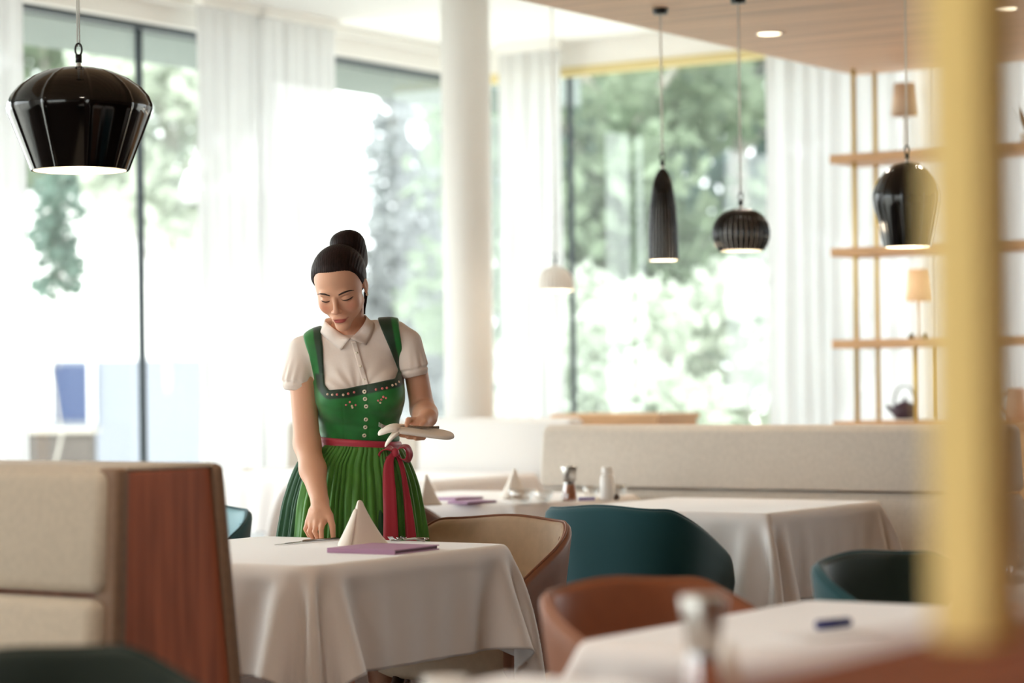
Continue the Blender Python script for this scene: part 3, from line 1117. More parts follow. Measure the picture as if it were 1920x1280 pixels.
def napkin(px, py, hh, wl, wr, label, rz=0, group='folded standing napkins'):
    """standing napkin folded into a pocketed pyramid; px, py is the middle of its foot"""
    c = ray_table(px, py)
    k = c[1] / F
    H_, L_, R_ = hh * k, wl * k, wr * k
    rings, mb = [], MB()
    for t in np.linspace(0, 1, 17):
        s = .10 + .90 * (t ** 1.12)
        fl = .05 * smooth01((t - .75) / .25)
        z = H_ * (1 - t) - .004 * math.sin(PI * t)
        Lx, Rx = -L_ * (s + fl * .3), R_ * (s + fl)
        fy, by = -.042 * s - .004, .035 * s + .003
        rx = -.12 * R_ * s
        ring = [(Lx, .004 * s, z), (Lx * .9, fy * .45, z), (Lx * .55, fy * .8, z), (rx - .004, fy, z), (rx + .004, fy, z), (Rx * .35, fy * .72, z), (Rx * .75, fy * .36, z), (Rx, .0, z), (Rx * .6, by * .6, z), (0, by, z), (Lx * .6, by * .7, z)]
        rings.append(ring)
    top = [((p[0]) * .3, p[1] * .3, H_ + .003) for p in rings[0]]
    mb.loft([top] + rings)
    o = empty('napkin', (c[0], c[1], .7545), rz, label, 'napkin', group)
    mb.obj('outer_fold', M['napkin'], o, sub=1)
    # the inner pocket that shows at the open left edge
    inn = []
    for t in np.linspace(.12, 1, 9):
        z = H_ * (1 - t) * .96
        s = .10 + .90 * t ** 1.1
        x0 = -L_ * s
        inn.append([(x0 * 1.05 - .004, -.004, z), (x0 * .8, -.046 * s - .003, z), (x0 * .35, -.05 * s - .004, z), (x0 * .3, -.046 * s, z), (x0 * .8, -.04 * s, z), (x0 * 1.03, .0, z)])
    MB().loft(inn).obj('inner_fold', M['napkin'], o, sub=1)
    return o


napkin(675, 1024, 85, 42, 62, 'white folded napkin standing upright behind the mauve menu, before the woman')
napkin(800, 948, 58, 20, 33, 'cream folded napkin just right of the woman\'s skirt, on the table behind')
napkin(965, 935, 56, 28, 32, 'white folded napkin left of the glass bowls on the middle table')
napkin(1370, 1330, 128, 85, 60, 'blurred folded napkin in front of the steel-topped mill')
n5 = napkin(1862, 1128, 82, 34, 34, 'blurred cream napkin at the right edge, seen through the yellow post')


def menu(corners_px, label, rz, L, W, t=.011):
    c = ray_table(*corners_px)
    o = empty('menu', (c[0], c[1], .7545), rz, label, 'menu', 'mauve menus')
    MB().box(0, L, 0, W, 0, .003).box(0, L, 0, W, t - .003, t).box(0, .004, 0, W, .003, t - .003).obj('cover', M['purple'], o, smooth=False, bevel=.001)
    MB().box(.004, L - .004, .004, W - .004, .003, t - .003).obj('pages', M['plum'], o, smooth=False)
    return o


c0 = ray_table(740, 1040)
c1 = ray_table(614, 1037)
c2 = ray_table(806, 1034)
d1 = math.atan2(c1[1] - c0[1], c1[0] - c0[0])
print('menu', c0, c1, c2, np.linalg.norm(c1 - c0), np.linalg.norm(c2 - c0))
# the closed spine faces the camera on the left, the plum pages show on the right
mo = empty('menu', (c0[0], c0[1], .7545), PHI + .05, 'mauve menu folder lying in front of the standing napkin', 'menu')
LM, WM = .215, .215
MB().box(0, LM, 0, WM, 0, .003).box(0, LM, 0, WM, .010, .013).box(0, .004, 0, WM, .003, .010).obj('cover', M['purple'], mo, smooth=False, bevel=.0012)
MB().box(.004, LM - .005, .004, WM - .004, .003, .010).obj('pages', M['plum'], mo, smooth=False)
for px, py, lab in ((893, 938, 'mauve menu right of the cream napkin on the middle table'), (918, 945, 'mauve menu left of the glass bowls, nearer the table edge')):
    c = ray_table(px, py)
    m2 = copy_tree(mo, (c[0] - .08, c[1], .7545), PHI - .2, lab)
    m2.scale = (.7, .5, .7)


def knife(loc, ang, label, L=.22):
    o = empty('knife', loc, ang, label, 'cutlery')
    MB().tube([(0, 0, .004), (.1, 0, .005), (.105, 0, .004)], [.0045, .006, .004], 10, flat=.6).obj('handle', M['cutlery'], o)
    v = [(.1, -.005, .003), (.1, .006, .003), (.14, .010, .002), (.19, .009, .002), (L, -.004, .002), (.15, -.005, .002)]
    v2 = [(x, y, z + .0016) for x, y, z in v]
    n = len(v)
    MB().loft([v, v2]).obj('blade', M['cutlery'], o, smooth=False)
    return o


def fork(loc, ang, label, tilt=0):
    o = empty('fork', loc, ang, label, 'cutlery')
    MB().tube([(0, 0, .004), (.05, 0, .006), (.11, 0, .004), (.128, 0, .008)], [.006, .0045, .003, .004], 10, flat=.6).obj('handle', M['cutlery'], o)
    hd = MB().loft([[(.125, -.004, .006), (.125, .004, .006), (.125, .004, .008), (.125, -.004, .008)], [(.14, -.011, .003), (.14, .011, .003), (.14, .011, .005), (.14, -.011, .005)], [(.155, -.011, .002), (.155, .011, .002), (.155, .011, .004), (.155, -.011, .004)]])
    hd.obj('head', M['cutlery'], o)
    for s in (-.0095, -.0032, .0032, .0095):
        MB().tube([(.152, s, .003), (.175, s, .002), (.192, s, .008)], [.0018, .0016, .0008], 6).obj('tine', M['cutlery'], o)
    return o


kp = ray_table(634, 1011)
kq = ray_table(560, 1018)
knife((kp[0], kp[1], .7545), math.atan2(kq[1] - kp[1], kq[0] - kp[0]), 'steel table knife under the fingertips of the woman', .115 + .0)
bpy.data.objects['knife'].scale = (np.linalg.norm(kq - kp) / .115, 1, 1)
fp, fq = ray_table(796, 1016), ray_table(722, 1014)
fork((fp[0], fp[1], .7545), math.atan2(fq[1] - fp[1], fq[0] - fp[0]), 'steel fork with raised tines just right of the standing napkin').scale = (.6, 1.1, 1.6)
sp_, sq_ = ray_table(803, 1013), ray_table(745, 1012)
so_ = empty('spoon', (sp_[0], sp_[1], .7545), math.atan2(sq_[1] - sp_[1], sq_[0] - sp_[0]), 'steel spoon lying right of the fork on the set table', 'cutlery')
MB().tube([(0, 0, .004), (.03, 0, .006), (.07, 0, .004)], [.007, .005, .003], 10, flat=.6).obj('handle', M['cutlery'], so_)
MB().lathe([(.0, .002), (.012, .004), (.016, .008), (.012, .006), (0, .004)], c=(.085, 0, 0), n=20).obj('bowl', M['cutlery'], so_)


def mill(loc, label, hh, r):
    o = empty('spice_mill', loc, 0, label, 'spice mill', 'steel-topped spice mills')
    MB().lathe([(0, 0), (r * .9, 0), (r * .93, hh * .08), (r * .8, hh * .3), (r * .66, hh * .52), (r * .64, hh * .56)], n=32).obj('glass_body', M['glassware'], o)
    MB().lathe([(0, .004), (r * .74, .004), (r * .76, hh * .1), (r * .6, hh * .4), (r * .55, hh * .48), (0, hh * .48)], n=32).obj('salt_filling', M['paprika'], o)
    MB().lathe([(r * .5, hh * .5), (r * .56, hh * .52), (r * .5, hh * .55)], n=32).obj('collar', M['black_metal'], o)
    MB().lathe([(r * .5, hh * .53), (r * .66, hh * .56), (r * .74, hh * .75), (r * .92, hh * .985), (r * .9, hh), (0, hh)], n=40).obj('steel_cap', M['steel'], o)
    return o


mp = ray_table(1068, 940)
mill((mp[0], mp[1], .7545), 'red salt mill with a steel cap on the middle table, above the tan chair', 66 * mp[1] / F, 17.5 * mp[1] / F)
mq = P(1318, 1118, 3.17)
mill((mq[0], mq[1], .7545), 'blurred steel-topped mill in the foreground, right of the cognac chair', mq[2] - .7545, .033)
# white bottle, glass bowls
bp = ray_table(1139, 936)
kb = bp[1] / F
bo2 = empty('bottle', (bp[0], bp[1], .7545), 0, 'white bottle standing right of the red salt mill', 'bottle')
MB().lathe([(0, 0), (13.5 * kb, 0), (14 * kb, 3 * kb), (14 * kb, 34 * kb), (12.5 * kb, 42 * kb), (10 * kb, 47 * kb), (0, 47 * kb)], n=32).obj('body', M['white_glaze'], bo2)
MB().lathe([(10 * kb, 47 * kb), (10.6 * kb, 48 * kb), (10.2 * kb, 60 * kb), (9 * kb, 61 * kb), (0, 61 * kb)], n=32).obj('cap', M['white_glaze'], bo2)


def bowl(px, py, r, hh, label):
    c = ray_table(px, py)
    k = c[1] / F
    o = MB().lathe([(0, 0), (r * .6 * k, 0), (r * .82 * k, hh * .4 * k), (r * k, hh * k), (r * .95 * k, hh * k), (r * .78 * k, hh * .4 * k), (0, 2 * k)], n=36).obj('glass_bowl', M['glassware'], loc=(c[0], c[1], .7545))
    return tag(o, label, 'bowl', 'small glass bowls')


bowl(978, 944, 26, 28, 'clear glass bowl in front of the white napkin on the middle table')
bowl(1020, 941, 20, 22, 'small clear glass bowl left of the red salt mill')
bowl(1158, 931, 20, 24, 'clear glass bowl right of the white bottle')
bowl(1108, 932, 16, 22, 'small clear glass bowl between the salt mill and the white bottle')
c = ray_table(1100, 938)
tag(box('paper_packet', -.03, .03, -.015, .015, 0, .012, mat('lilac_paper', (170, 160, 214), .8), loc=(c[0], c[1], .7545)), 'small lilac packet at the foot of the red salt mill', 'packet')
c = ray_table(1156, 937)
tag(MB().lathe([(0, 0), (.009, 0), (.011, .012), (.006, .022), (0, .024)], n=14).obj('stopper', M['leg_wood'], loc=(c[0], c[1], .7545)), 'tiny dark brown stopper at the foot of the white bottle', 'stopper')
# tumbler at the right edge, blue pen on a paper sheet, small white dish at the bottom
c = ray_table(1908, 1122)
tg_ = MB().lathe([(0, 0), (.03, 0), (.036, .11), (.033, .11), (.028, .006), (0, .006)], n=36).obj('tumbler', M['glassware'], loc=(c[0], c[1], .7545))
tag(tg_, 'clear glass tumbler at the right edge, beside the cream napkin', 'glass')
c = ray_table(1555, 1192)
tag(box('paper_sheet', -.09, .09, -.06, .06, 0, .0015, M['paper'], loc=(c[0], c[1], .7545), rz=.5), 'sheet of white paper under the dark blue pen', 'paper')
c = ray_table(1577, 1180)
pn_ = empty('pen', (c[0] - .02, c[1], .756), .7, 'dark blue pen lying on the blurred foreground table', 'pen')
MB().tube([(-.03, 0, .009), (.02, 0, .009), (.032, 0, .009)], [.009, .009, .008], 12).obj('barrel', M['blue'], pn_)
MB().tube([(.032, 0, .009), (.05, 0, .009), (.056, 0, .009)], [.0088, .008, .003], 12).obj('cap', M['blue'], pn_)
c = P(833, 1276, 3.55)
tag(MB().lathe([(0, 0), (.03, 0), (.034, .012), (.031, .012), (0, .005)], n=28).obj('small_dish', M['white_glaze'], loc=(c[0], c[1], .7545)), 'small white dish at the very bottom, left of the cognac chair', 'dish')
c = ray_table(455, 884)
tag(MB().lathe([(0, 0), (.05, 0), (.06, .02), (.055, .02), (0, .006)], n=28).obj('small_dish', M['white_glaze'], loc=(c[0], c[1], .7545)), 'small pale dish on the far white table at the left', 'dish')
c = AB(9.9, 3.4, .7545)
# ------------------------------------------------------------------ the woman: smooth-blended distance fields, meshed as one surface
def rc(a, b, ra, rb=None, k=.012, op='u'):
    rb = ra if rb is None else rb
    a, b = np.asarray(a, float), np.asarray(b, float)
    return ('rc', (a, b, ra, rb), k, op, (a + b) / 2, np.linalg.norm(a - b) / 2 + max(ra, rb))


def ell(c, r, k=.012, R=None, op='u'):
    c = np.asarray(c, float)
    r = np.asarray(r, float) * np.ones(3)
    return ('el', (c, r, np.eye(3) if R is None else R), k, op, c, r.max())


def bump(c, s, amp, R=None):
    c = np.asarray(c, float)
    s = np.asarray(s, float) * np.ones(3)
    return ('bu', (c, s, np.eye(3) if R is None else R), amp, 'b', c, s.max() * 2.6)


def ev(Q, prims):
    d = np.full(len(Q), .5)
    for kind, dat, k, op, _, _ in prims:
        if kind == 'rc':
            a, b, ra, rb = dat
            ab = b - a
            t = np.clip((Q - a) @ ab / max(ab @ ab, 1e-12), 0, 1)
            v = np.linalg.norm(Q - a - t[:, None] * ab, axis=1) - (ra + (rb - ra) * t)
        else:
            c, r, R = dat
            q = (Q - c) @ R
            if kind == 'bu':
                d = d - k * np.exp(-((q / r) ** 2).sum(1))
                continue
            k0 = np.linalg.norm(q / r, axis=1)
            k1 = np.linalg.norm(q / (r * r), axis=1) + 1e-9
            v = k0 * (k0 - 1) / k1
        if op == 'u':
            h = np.clip(.5 + .5 * (d - v) / k, 0, 1)
            d = d + (v - d) * h - k * h * (1 - h)
        else:
            h = np.clip(.5 - .5 * (d + v) / k, 0, 1)
            d = d + (-v - d) * h + k * h * (1 - h)
    return d


def nets(fun, prims, xs, ys, zs, B=12, relax=2):
    """surface nets on a grid with uneven spacing; fun(points, prims) is the field"""
    nx, ny, nz = len(xs), len(ys), len(zs)
    Fd = np.full((nx, ny, nz), .5, np.float32)
    cb = np.array([p[4] for p in prims])
    rb = np.array([p[5] for p in prims])
    blocks = [(i, j, k) for i in range(0, nx, B) for j in range(0, ny, B) for k in range(0, nz, B)]
    cen, rad = [], []
    for i, j, k in blocks:
        lo = np.array((xs[i], ys[j], zs[k]))
        hi = np.array((xs[min(i + B, nx) - 1], ys[min(j + B, ny) - 1], zs[min(k + B, nz) - 1]))
        cen.append((lo + hi) / 2)
        rad.append(np.linalg.norm(hi - lo) / 2)
    cen, rad = np.array(cen), np.array(rad)
    dc = fun(cen, prims)
    for n, (i, j, k) in enumerate(blocks):
        sl = (slice(i, i + B), slice(j, j + B), slice(k, k + B))
        if abs(dc[n]) > rad[n] * 1.6 + .03:
            Fd[sl] = dc[n]
            continue
        near = np.linalg.norm(cb - cen[n], axis=1) < rb + rad[n] + .045
        use = [p for p, q in zip(prims, near) if q]
        gx, gy, gz = np.meshgrid(xs[sl[0]], ys[sl[1]], zs[sl[2]], indexing='ij')
        Q = np.stack([gx.ravel(), gy.ravel(), gz.ravel()], 1)
        Fd[sl] = (fun(Q, use) if use else np.full(len(Q), .5)).reshape(gx.shape)
    S = Fd < 0
    c = np.zeros((nx - 1, ny - 1, nz - 1), np.int8)
    for dx in (0, 1):
        for dy in (0, 1):
            for dz in (0, 1):
                c += S[dx:nx - 1 + dx, dy:ny - 1 + dy, dz:nz - 1 + dz]
    I, J, K = np.nonzero((c > 0) & (c < 8))
    idx = np.full(c.shape, -1, np.int32)
    idx[I, J, K] = np.arange(len(I))
    cor = [(0, 0, 0), (1, 0, 0), (0, 1, 0), (1, 1, 0), (0, 0, 1), (1, 0, 1), (0, 1, 1), (1, 1, 1)]
    val = np.stack([Fd[I + x, J + y, K + z] for x, y, z in cor], 1).astype(float)
    acc = np.zeros((len(I), 3))
    cnt = np.zeros(len(I))
    for e0 in range(8):
        for ax in range(3):
            if cor[e0][ax]:
                continue
            e1 = e0 + (1, 2, 4)[ax]
            v0, v1 = val[:, e0], val[:, e1]
            m = (v0 < 0) != (v1 < 0)
            t = np.where(m, v0 / np.where(m, v0 - v1, 1), 0)
            p = np.tile(np.array(cor[e0], float), (len(I), 1))
            p[:, ax] += t
            acc += p * m[:, None]
            cnt += m
    fr = acc / cnt[:, None]
    V = np.stack([xs[I] + fr[:, 0] * (xs[I + 1] - xs[I]), ys[J] + fr[:, 1] * (ys[J + 1] - ys[J]), zs[K] + fr[:, 2] * (zs[K + 1] - zs[K])], 1)
    faces = []
    for ax in range(3):
        a = [slice(None)] * 3
        b = [slice(None)] * 3
        a[ax] = slice(0, -1)
        b[ax] = slice(1, None)
        d = S[tuple(a)] != S[tuple(b)]
        i, j, k = np.nonzero(d)
        o1, o2 = [x for x in range(3) if x != ax]
        ijk = [i, j, k]
        ok = (ijk[o1] > 0) & (ijk[o2] > 0) & (ijk[o1] < c.shape[o1]) & (ijk[o2] < c.shape[o2]) & (ijk[ax] < c.shape[ax])
        ijk = [q[ok] for q in ijk]
        inside = S[ijk[0], ijk[1], ijk[2]]

        def get(u, w):
            q = [x.copy() for x in ijk]
            q[o1] -= u
            q[o2] -= w
            return idx[q[0], q[1], q[2]]
        quad = np.stack([get(0, 0), get(1, 0), get(1, 1), get(0, 1)], 1)
        if ax == 1:
            quad = quad[:, ::-1]
        quad[~inside] = quad[~inside][:, ::-1]
        faces.append(quad)
    faces = np.concatenate(faces)
    faces = faces[(faces >= 0).all(1)]
    for _ in range(relax):
        s = np.zeros_like(V)
        n = np.zeros(len(V))
        for q in range(4):
            a, b = faces[:, q], faces[:, (q + 1) % 4]
            np.add.at(s, a, V[b])
            np.add.at(n, a, 1)
            np.add.at(s, b, V[a])
            np.add.at(n, b, 1)
        V = V * .5 + .5 * s / np.maximum(n, 1)[:, None]
    return V, faces


def axis(lo, hi, h, fine=()):
    out = [lo]
    while out[-1] < hi:
        x = out[-1]
        st = h
        for a, b, hf in fine:
            if a - .004 <= x <= b:
                st = min(st, hf)
        out.append(x + st)
    return np.array(out)


def project(V):
    X, Y, Z = V[:, 0], V[:, 1], V[:, 2] - CAMZ
    return np.stack([960 + F * (X * cr - Z * sr) / Y, HOR - F * (X * sr + Z * cr) / Y], 1)


W = P
ORG = np.array((W(672, 900, 7.2)[0], 7.2, 0.0))


def pobj(name, V, f, m, parent, **k):
    return obj(name, np.asarray(V) - ORG, f, m, parent, **k)


def rot(ax, deg):
    return np.array(Matrix.Rotation(math.radians(deg), 3, ax))


# ---- torso
TY = .0
torso = [
    ell(W(672, 945, 7.21), (.165, .112, .14)),
    ell(W(673, 830, 7.19), (.109, .082, .11), .05),
    ell(W(673, 742, 7.15), (.124, .092, .12), .05),
    ell(W(664, 680, 7.13), (.130, .078, .085), .05),
    rc(W(590, 657, 7.12), W(742, 634, 7.12), .043, None, .03),
    rc(W(656, 632, 7.11), W(604, 642, 7.12), .036, .034, .03),
    rc(W(656, 628, 7.11), W(726, 626, 7.12), .036, .034, .03),
]
bust = [ell(W(638, 742, 7.085), (.056, .05, .055), .03), ell(W(714, 734, 7.085), (.056, .05, .055), .03)]
# ---- head frame
HR = rot('Y', -4.5) @ rot('Z', -12) @ rot('X', 32)
HO = W(628.5, 562, 6.96) - HR @ np.array((0, -.082, 0))


def hp(x, y, z):
    return HO + HR @ (np.array((x, y, z)) / 1000)


def hell(c, r, k, op='u', extra=None):
    return ell(hp(*c), np.array(r) / 1000, k / 1000, HR if extra is None else HR @ extra, op)


def hrc(a, b, ra, rb, k, op='u'):
    return rc(hp(*a), hp(*b), ra / 1000, rb / 1000, k / 1000, op)


def hbump(c, s, amp):
    return bump(hp(*c), np.array(s) / 1000, amp / 1000, HR)


skull = [hell((0, 8, 32), (72, 90, 77), 5), hell((0, -30, -22), (62, 54, 70), 25)]
face = list(skull)
for s in (-1, 1):
    face += [hrc((0, -66, -91), (s * 45, -12, -50), 16, 16, 18), hell((s * 38, -53, -28), (22, 22, 26), 14),
             hell((s * 25, -77, 17), (18, 7, 7), 14), hbump((s * 31, -86, 1), (15, 14, 9), -6.5),
             hell((s * 31, -70.5, -2), (14, 12.5, 11), 4)]
face += [hell((0, -72, -63), (27, 19, 20), 14), hell((0, -75, -93), (18, 13, 12), 14),
         hrc((0, -84, 4), (0, -101, -27), 6.0, 7.6, 8), hell((0, -102, -29), (8.8, 9, 8), 5)]
for s in (-1, 1):
    face += [hell((s * 10.5, -94, -33), (6.6, 9, 6.5), 4), hell((s * 5.5, -101, -38), (2.6, 4, 3), 2, 's')]
face += [hell((0, -88, -59.5), (23, 8.5, 5), 4), hell((0, -87, -68), (18, 9, 6), 4),
         hrc((-24, -89, -62.5), (0, -98.5, -63.8), .9, 1.3, 3, 's'), hrc((0, -98.5, -63.8), (24, -89, -62.5), 1.3, .9, 3, 's'),
         hbump((0, -90, -80), (16, 10, 5), -2), hbump((0, -95, -50), (3.5, 8, 6), -1.2)]
for s in (-1, 1):
    face += [hell((s * 70, 12, -12), (6, 13, 24), 5, 'u', rot('Z', -14 * s)), hell((s * 76, 6, -10), (4, 7, 13), 3, 's'), hell((s * 69, 6, -32), (4, 6, 7), 4)]
neck = [rc(W(656, 648, 7.125), hp(0, 28, -62), .049, .047, .02)]

# ---- arms and hands
RS, RE, RW = W(563, 664, 7.12), W(576, 832, 7.10), W(600, 940, 6.955)
LS, LE, LW = W(772, 650, 7.12), W(792, 768, 7.17), W(802, 783, 7.01)
arms = [rc(RS, RE, .038, .0385, .02), rc(RE, RE * .55 + RW * .45, .037, .037, .02), rc(RE * .55 + RW * .45, RW, .037, .0245, .02),
        rc(LS, LE, .034, .036, .02), rc(LE, LE * .5 + LW * .5, .035, .034, .015), rc(LE * .5 + LW * .5, LW, .034, .026, .02)]


def finger(pts, r0, r1, k0=.006):
    out = []
    n = len(pts) - 1
    for i in range(n):
        a = r0 + (r1 - r0) * i / n
        b = r0 + (r1 - r0) * (i + 1) / n
        out.append(rc(pts[i], pts[i + 1], a, b, k0 if i == 0 else .0015))
    return out


RH = [rc(RW, W(599, 960, 6.945), .0235, .023, .012),
      rc(W(604, 958, 6.945), W(606, 976, 6.935), .017, .0125, .008), rc(W(597, 960, 6.945), W(595, 979, 6.935), .017, .0125, .008),
      rc(W(591, 960, 6.95), W(586, 980, 6.945), .016, .012, .008), rc(W(587, 958, 6.955), W(579, 977, 6.955), .014, .0105, .008)]
RH += finger([W(606, 976, 6.932), W(602, 992, 6.918), W(603, 1009, 6.925)], .0092, .0066)
RH += finger([W(595, 980, 6.934), W(590, 996, 6.93), W(597, 1010, 6.943)], .0090, .0066)
RH += finger([W(586, 981, 6.945), W(580, 996, 6.945), W(587, 1009, 6.96)], .0086, .0064)
RH += finger([W(578, 978, 6.957), W(573, 991, 6.96), W(579, 1004, 6.972)], .0078, .006)
RH += finger([W(608, 950, 6.94), W(618, 966, 6.932), W(623, 985, 6.928), W(625, 1008, 6.925)], .013, .0072, .012)
LH = [rc(LW, W(790, 793, 6.965), .025, .022, .012), ell(W(784, 795, 6.955), (.026, .030, .017), .012)]
LH += finger([W(797, 786, 6.975), W(797, 793, 6.935), W(790, 800, 6.91)], .012, .0082, .01)
LH += finger([W(776, 788, 6.955), W(766, 787, 6.925), W(762, 797, 6.90)], .0098, .007)
LH += finger([W(782, 804, 6.945), W(772, 817, 6.915), W(752, 815, 6.895)], .0095, .007)
LH += finger([W(790, 806, 6.95), W(783, 819, 6.92), W(765, 819, 6.895)], .0092, .0068)
LH += finger([W(797, 806, 6.955), W(794, 820, 6.925), W(780, 822, 6.90)], .0084, .0064)
hipl, hipr = W(640, 960, 7.2), W(706, 960, 7.2)
legs = []
for hx, sx in ((hipl, -.075), (hipr, .075)):
    kn = np.array((ORG[0] + sx, 7.2, .49))
    an = np.array((ORG[0] + sx, 7.24, .09))
    legs += [rc(hx, kn, .08, .052, .03), rc(kn, kn * .6 + an * .4 + np.array((0, .02, 0)), .05, .05, .03), rc(kn * .6 + an * .4 + np.array((0, .02, 0)), an, .05, .035, .03), rc(an + np.array((0, 0, -.04)), an + np.array((0, -.16, -.06)), .034, .024, .02)]

body_prims = torso + bust + neck + face + arms + RH + LH + legs
fx0, fx1 = W(580, 560, 6.95)[0], W(698, 560, 6.95)[0]
hx0, hx1 = W(568, 990, 6.93)[0], W(634, 990, 6.93)[0]
lx0, lx1 = W(740, 800, 6.9)[0], W(812, 800, 6.9)[0]
xs = axis(W(515, 700, 7.1)[0], W(830, 700, 7.1)[0], .0038, [(fx0, fx1, .0018), (hx0, hx1, .002), (lx0, lx1, .0021)])
ys = axis(6.84, 7.36, .0034, [(6.86, 7.02, .002)])
z_ = lambda y, Y: W(650, y, Y)[2]
zs = axis(-.0, z_(440, 7.05), .0042, [(-.1, .7, .007), (z_(1016, 6.93), z_(935, 6.93), .0021), (z_(832, 6.9), z_(765, 6.95), .0021), (z_(640, 6.96), z_(500, 6.96), .0017)])
BV, BF = nets(ev, body_prims, xs, ys, zs)
print('body', len(BV), len(BF), len(xs), len(ys), len(zs))
woman = obj('person', BV - ORG, BF, M['skin'], None, loc=tuple(ORG))
tag(woman, 'woman in a green dirndl and white blouse laying a knife on the table', 'person')
# skin pigment: lips and a little red on cheeks, nose and fingertips
uv = project(BV)


def inpoly(p, poly):
    poly = np.asarray(poly, float)
    r = np.zeros(len(p), bool)
    for i in range(len(poly)):
        a, b = poly[i], poly[i - 1]
        m = ((a[1] > p[:, 1]) != (b[1] > p[:, 1])) & (p[:, 0] < (b[0] - a[0]) * (p[:, 1] - a[1]) / (b[1] - a[1] + 1e-12) + a[0])
        r ^= m
    return r


tint = np.zeros((len(BV), 3))
hl = (BV - HO) @ HR * 1000
lip = np.clip(1.25 - np.hypot(hl[:, 0] / (23 - 4 * (hl[:, 2] < -64)), (hl[:, 2] + 63.8) / np.where(hl[:, 2] > -63.8, 6.2, 9.0)) , 0, .35) / .35
lip[(hl[:, 1] > -78) | (np.abs(hl[:, 2] + 64) > 16) | (np.abs(hl[:, 0]) > 26)] = 0
blush = np.exp(-((np.abs(hl[:, 0]) - 38) / 18) ** 2 - ((hl[:, 2] + 28) / 18) ** 2) * .5 * (hl[:, 1] < -20) + np.exp(-(hl[:, 0] / 12) ** 2 - ((hl[:, 2] + 34) / 10) ** 2) * .45 * (hl[:, 1] < -90)
tint[:, 0] = lip
tint[:, 1] = blush
at_ = woman.data.color_attributes.new('tint', 'FLOAT_COLOR', 'POINT')
at_.data.foreach_set('color', np.concatenate([tint, np.ones((len(BV), 1))], 1).astype(np.float32).ravel())
nt = M['skin'].node_tree
an_ = nt.nodes.new('ShaderNodeAttribute')
an_.attribute_name = 'tint'
sp3 = nt.nodes.new('ShaderNodeSeparateColor')
nt.links.new(an_.outputs['Color'], sp3.inputs[0])
prev = None
for i, (chn, cc) in enumerate((('Green', (222, 140, 120)), ('Red', (186, 96, 92)))):
    mx = nt.nodes.new('ShaderNodeMix')
    mx.data_type = 'RGBA'
    mx.inputs[6].default_value = nt.nodes['Principled BSDF'].inputs['Base Color'].default_value[:]
    if prev:
        nt.links.new(prev.outputs[2], mx.inputs[6])
    mx.inputs[7].default_value = lin(cc)
    nt.links.new(sp3.outputs[chn], mx.inputs[0])
    prev = mx
nt.links.new(prev.outputs[2], nt.nodes['Principled BSDF'].inputs['Base Color'])


def hit(px, py, prims, y0=6.8, y1=7.3, fun=ev, out=0.0):
    Y = np.arange(y0, y1, .0008)
    Q = np.array([P(px, py, y) for y in Y])
    d = fun(Q, prims)
    k = np.argmax(d < 0)
    if d[k] >= 0:
        k = int(np.argmin(d))
    return P(px, py, Y[k] - out)


# ---- brows and closed lashes
headp = neck + face
for nm, mm, pts, rr in (('eyebrow', M['brow'], [(595, 551.5), (601, 550.6), (609, 551.5), (618.5, 554.5)], (.0006, .0020, .0025, .0017)),
                        ('eyebrow', M['brow'], [(635, 553), (641, 549.8), (648, 546.8), (656, 544.6), (664, 544)], (.0018, .0027, .0026, .0018, .0006)),
                        ('eyelash', M['brow'], [(602.5, 563.5), (606, 565.4), (611, 566.2), (616, 565.4), (619, 563.5)], (.0008, .0018, .0020, .0016, .0007)),
                        ('eyelash', M['brow'], [(640, 561.6), (645, 563), (651, 562.4), (657, 559.6), (662, 555.5)], (.0007, .0016, .0021, .0020, .0009))):
    pts = np.array(pts, float)
    t = np.linspace(0, len(pts) - 1, 18)
    q = [hit(np.interp(u, range(len(pts)), pts[:, 0]), np.interp(u, range(len(pts)), pts[:, 1]), headp, out=.0002) for u in t]
    mb = MB().tube(q, list(np.interp(t, range(len(pts)), rr)), 8)
    pobj(nm, mb.v, mb.f, mm, woman)

# ---- hair
hair_prims = [hell((0, 9, 33), (79, 97, 83.5), 5), hell((0, 40, -10), (64, 50, 60), 20), hell((0, -34, 20), (67, 59, 61), 16)]
bun_c = W(652, 460, 7.10)
bun = [ell(bun_c, (.051, .050, .041), .012, rot('Y', 10)), ell(W(658, 449, 7.1), (.026, .026, .020), .02), ell(W(665, 488, 7.1), (.036, .05, .042), .02)]


def hair_f(Q, pr):
    d = ev(Q, pr)
    h = (Q - HO) @ HR * 1000
    zl = np.interp(h[:, 1], [-100, -70, -58, -50, -42, -32, -20, -6, 8, 30, 60, 100], [86, 82, 78, 74, 67, 50, 19, -10, -2, -48, -70, -80])
    d = d + .0062 * (1 - np.clip((h[:, 2] - zl) / 26, 0, 1)) ** 1.5
    cut = (zl - h[:, 2]) / 1000
    k = .003
    q = np.clip(.5 - .5 * (d - cut) / k, 0, 1)
    d = d + (cut - d) * q + k * q * (1 - q)
    b = ev(Q, bun)
    k = .010
    q = np.clip(.5 + .5 * (d - b) / k, 0, 1)
    d = d + (b - d) * q - k * q * (1 - q)
    w = rc(W(686, 548, 7.07), W(683, 588, 7.075), .006, .003)
    return np.minimum(d, ev(Q, [w]) if len(Q) else d) + .0011 * np.sin(h[:, 0] * .9 + 4 * np.sin(h[:, 2] * .05)) * .6


hx = axis(W(570, 500, 7)[0], W(702, 500, 7)[0], .0022)
hy = axis(6.86, 7.24, .0025)
hz = axis(W(640, 610, 7.05)[2], W(640, 425, 7.05)[2], .0022)
HV, HF = nets(hair_f, hair_prims + bun + [rc(W(686, 548, 7.07), W(683, 588, 7.075), .006, .003)], hx, hy, hz)
pobj('hair', HV, HF, M['hair'], woman)
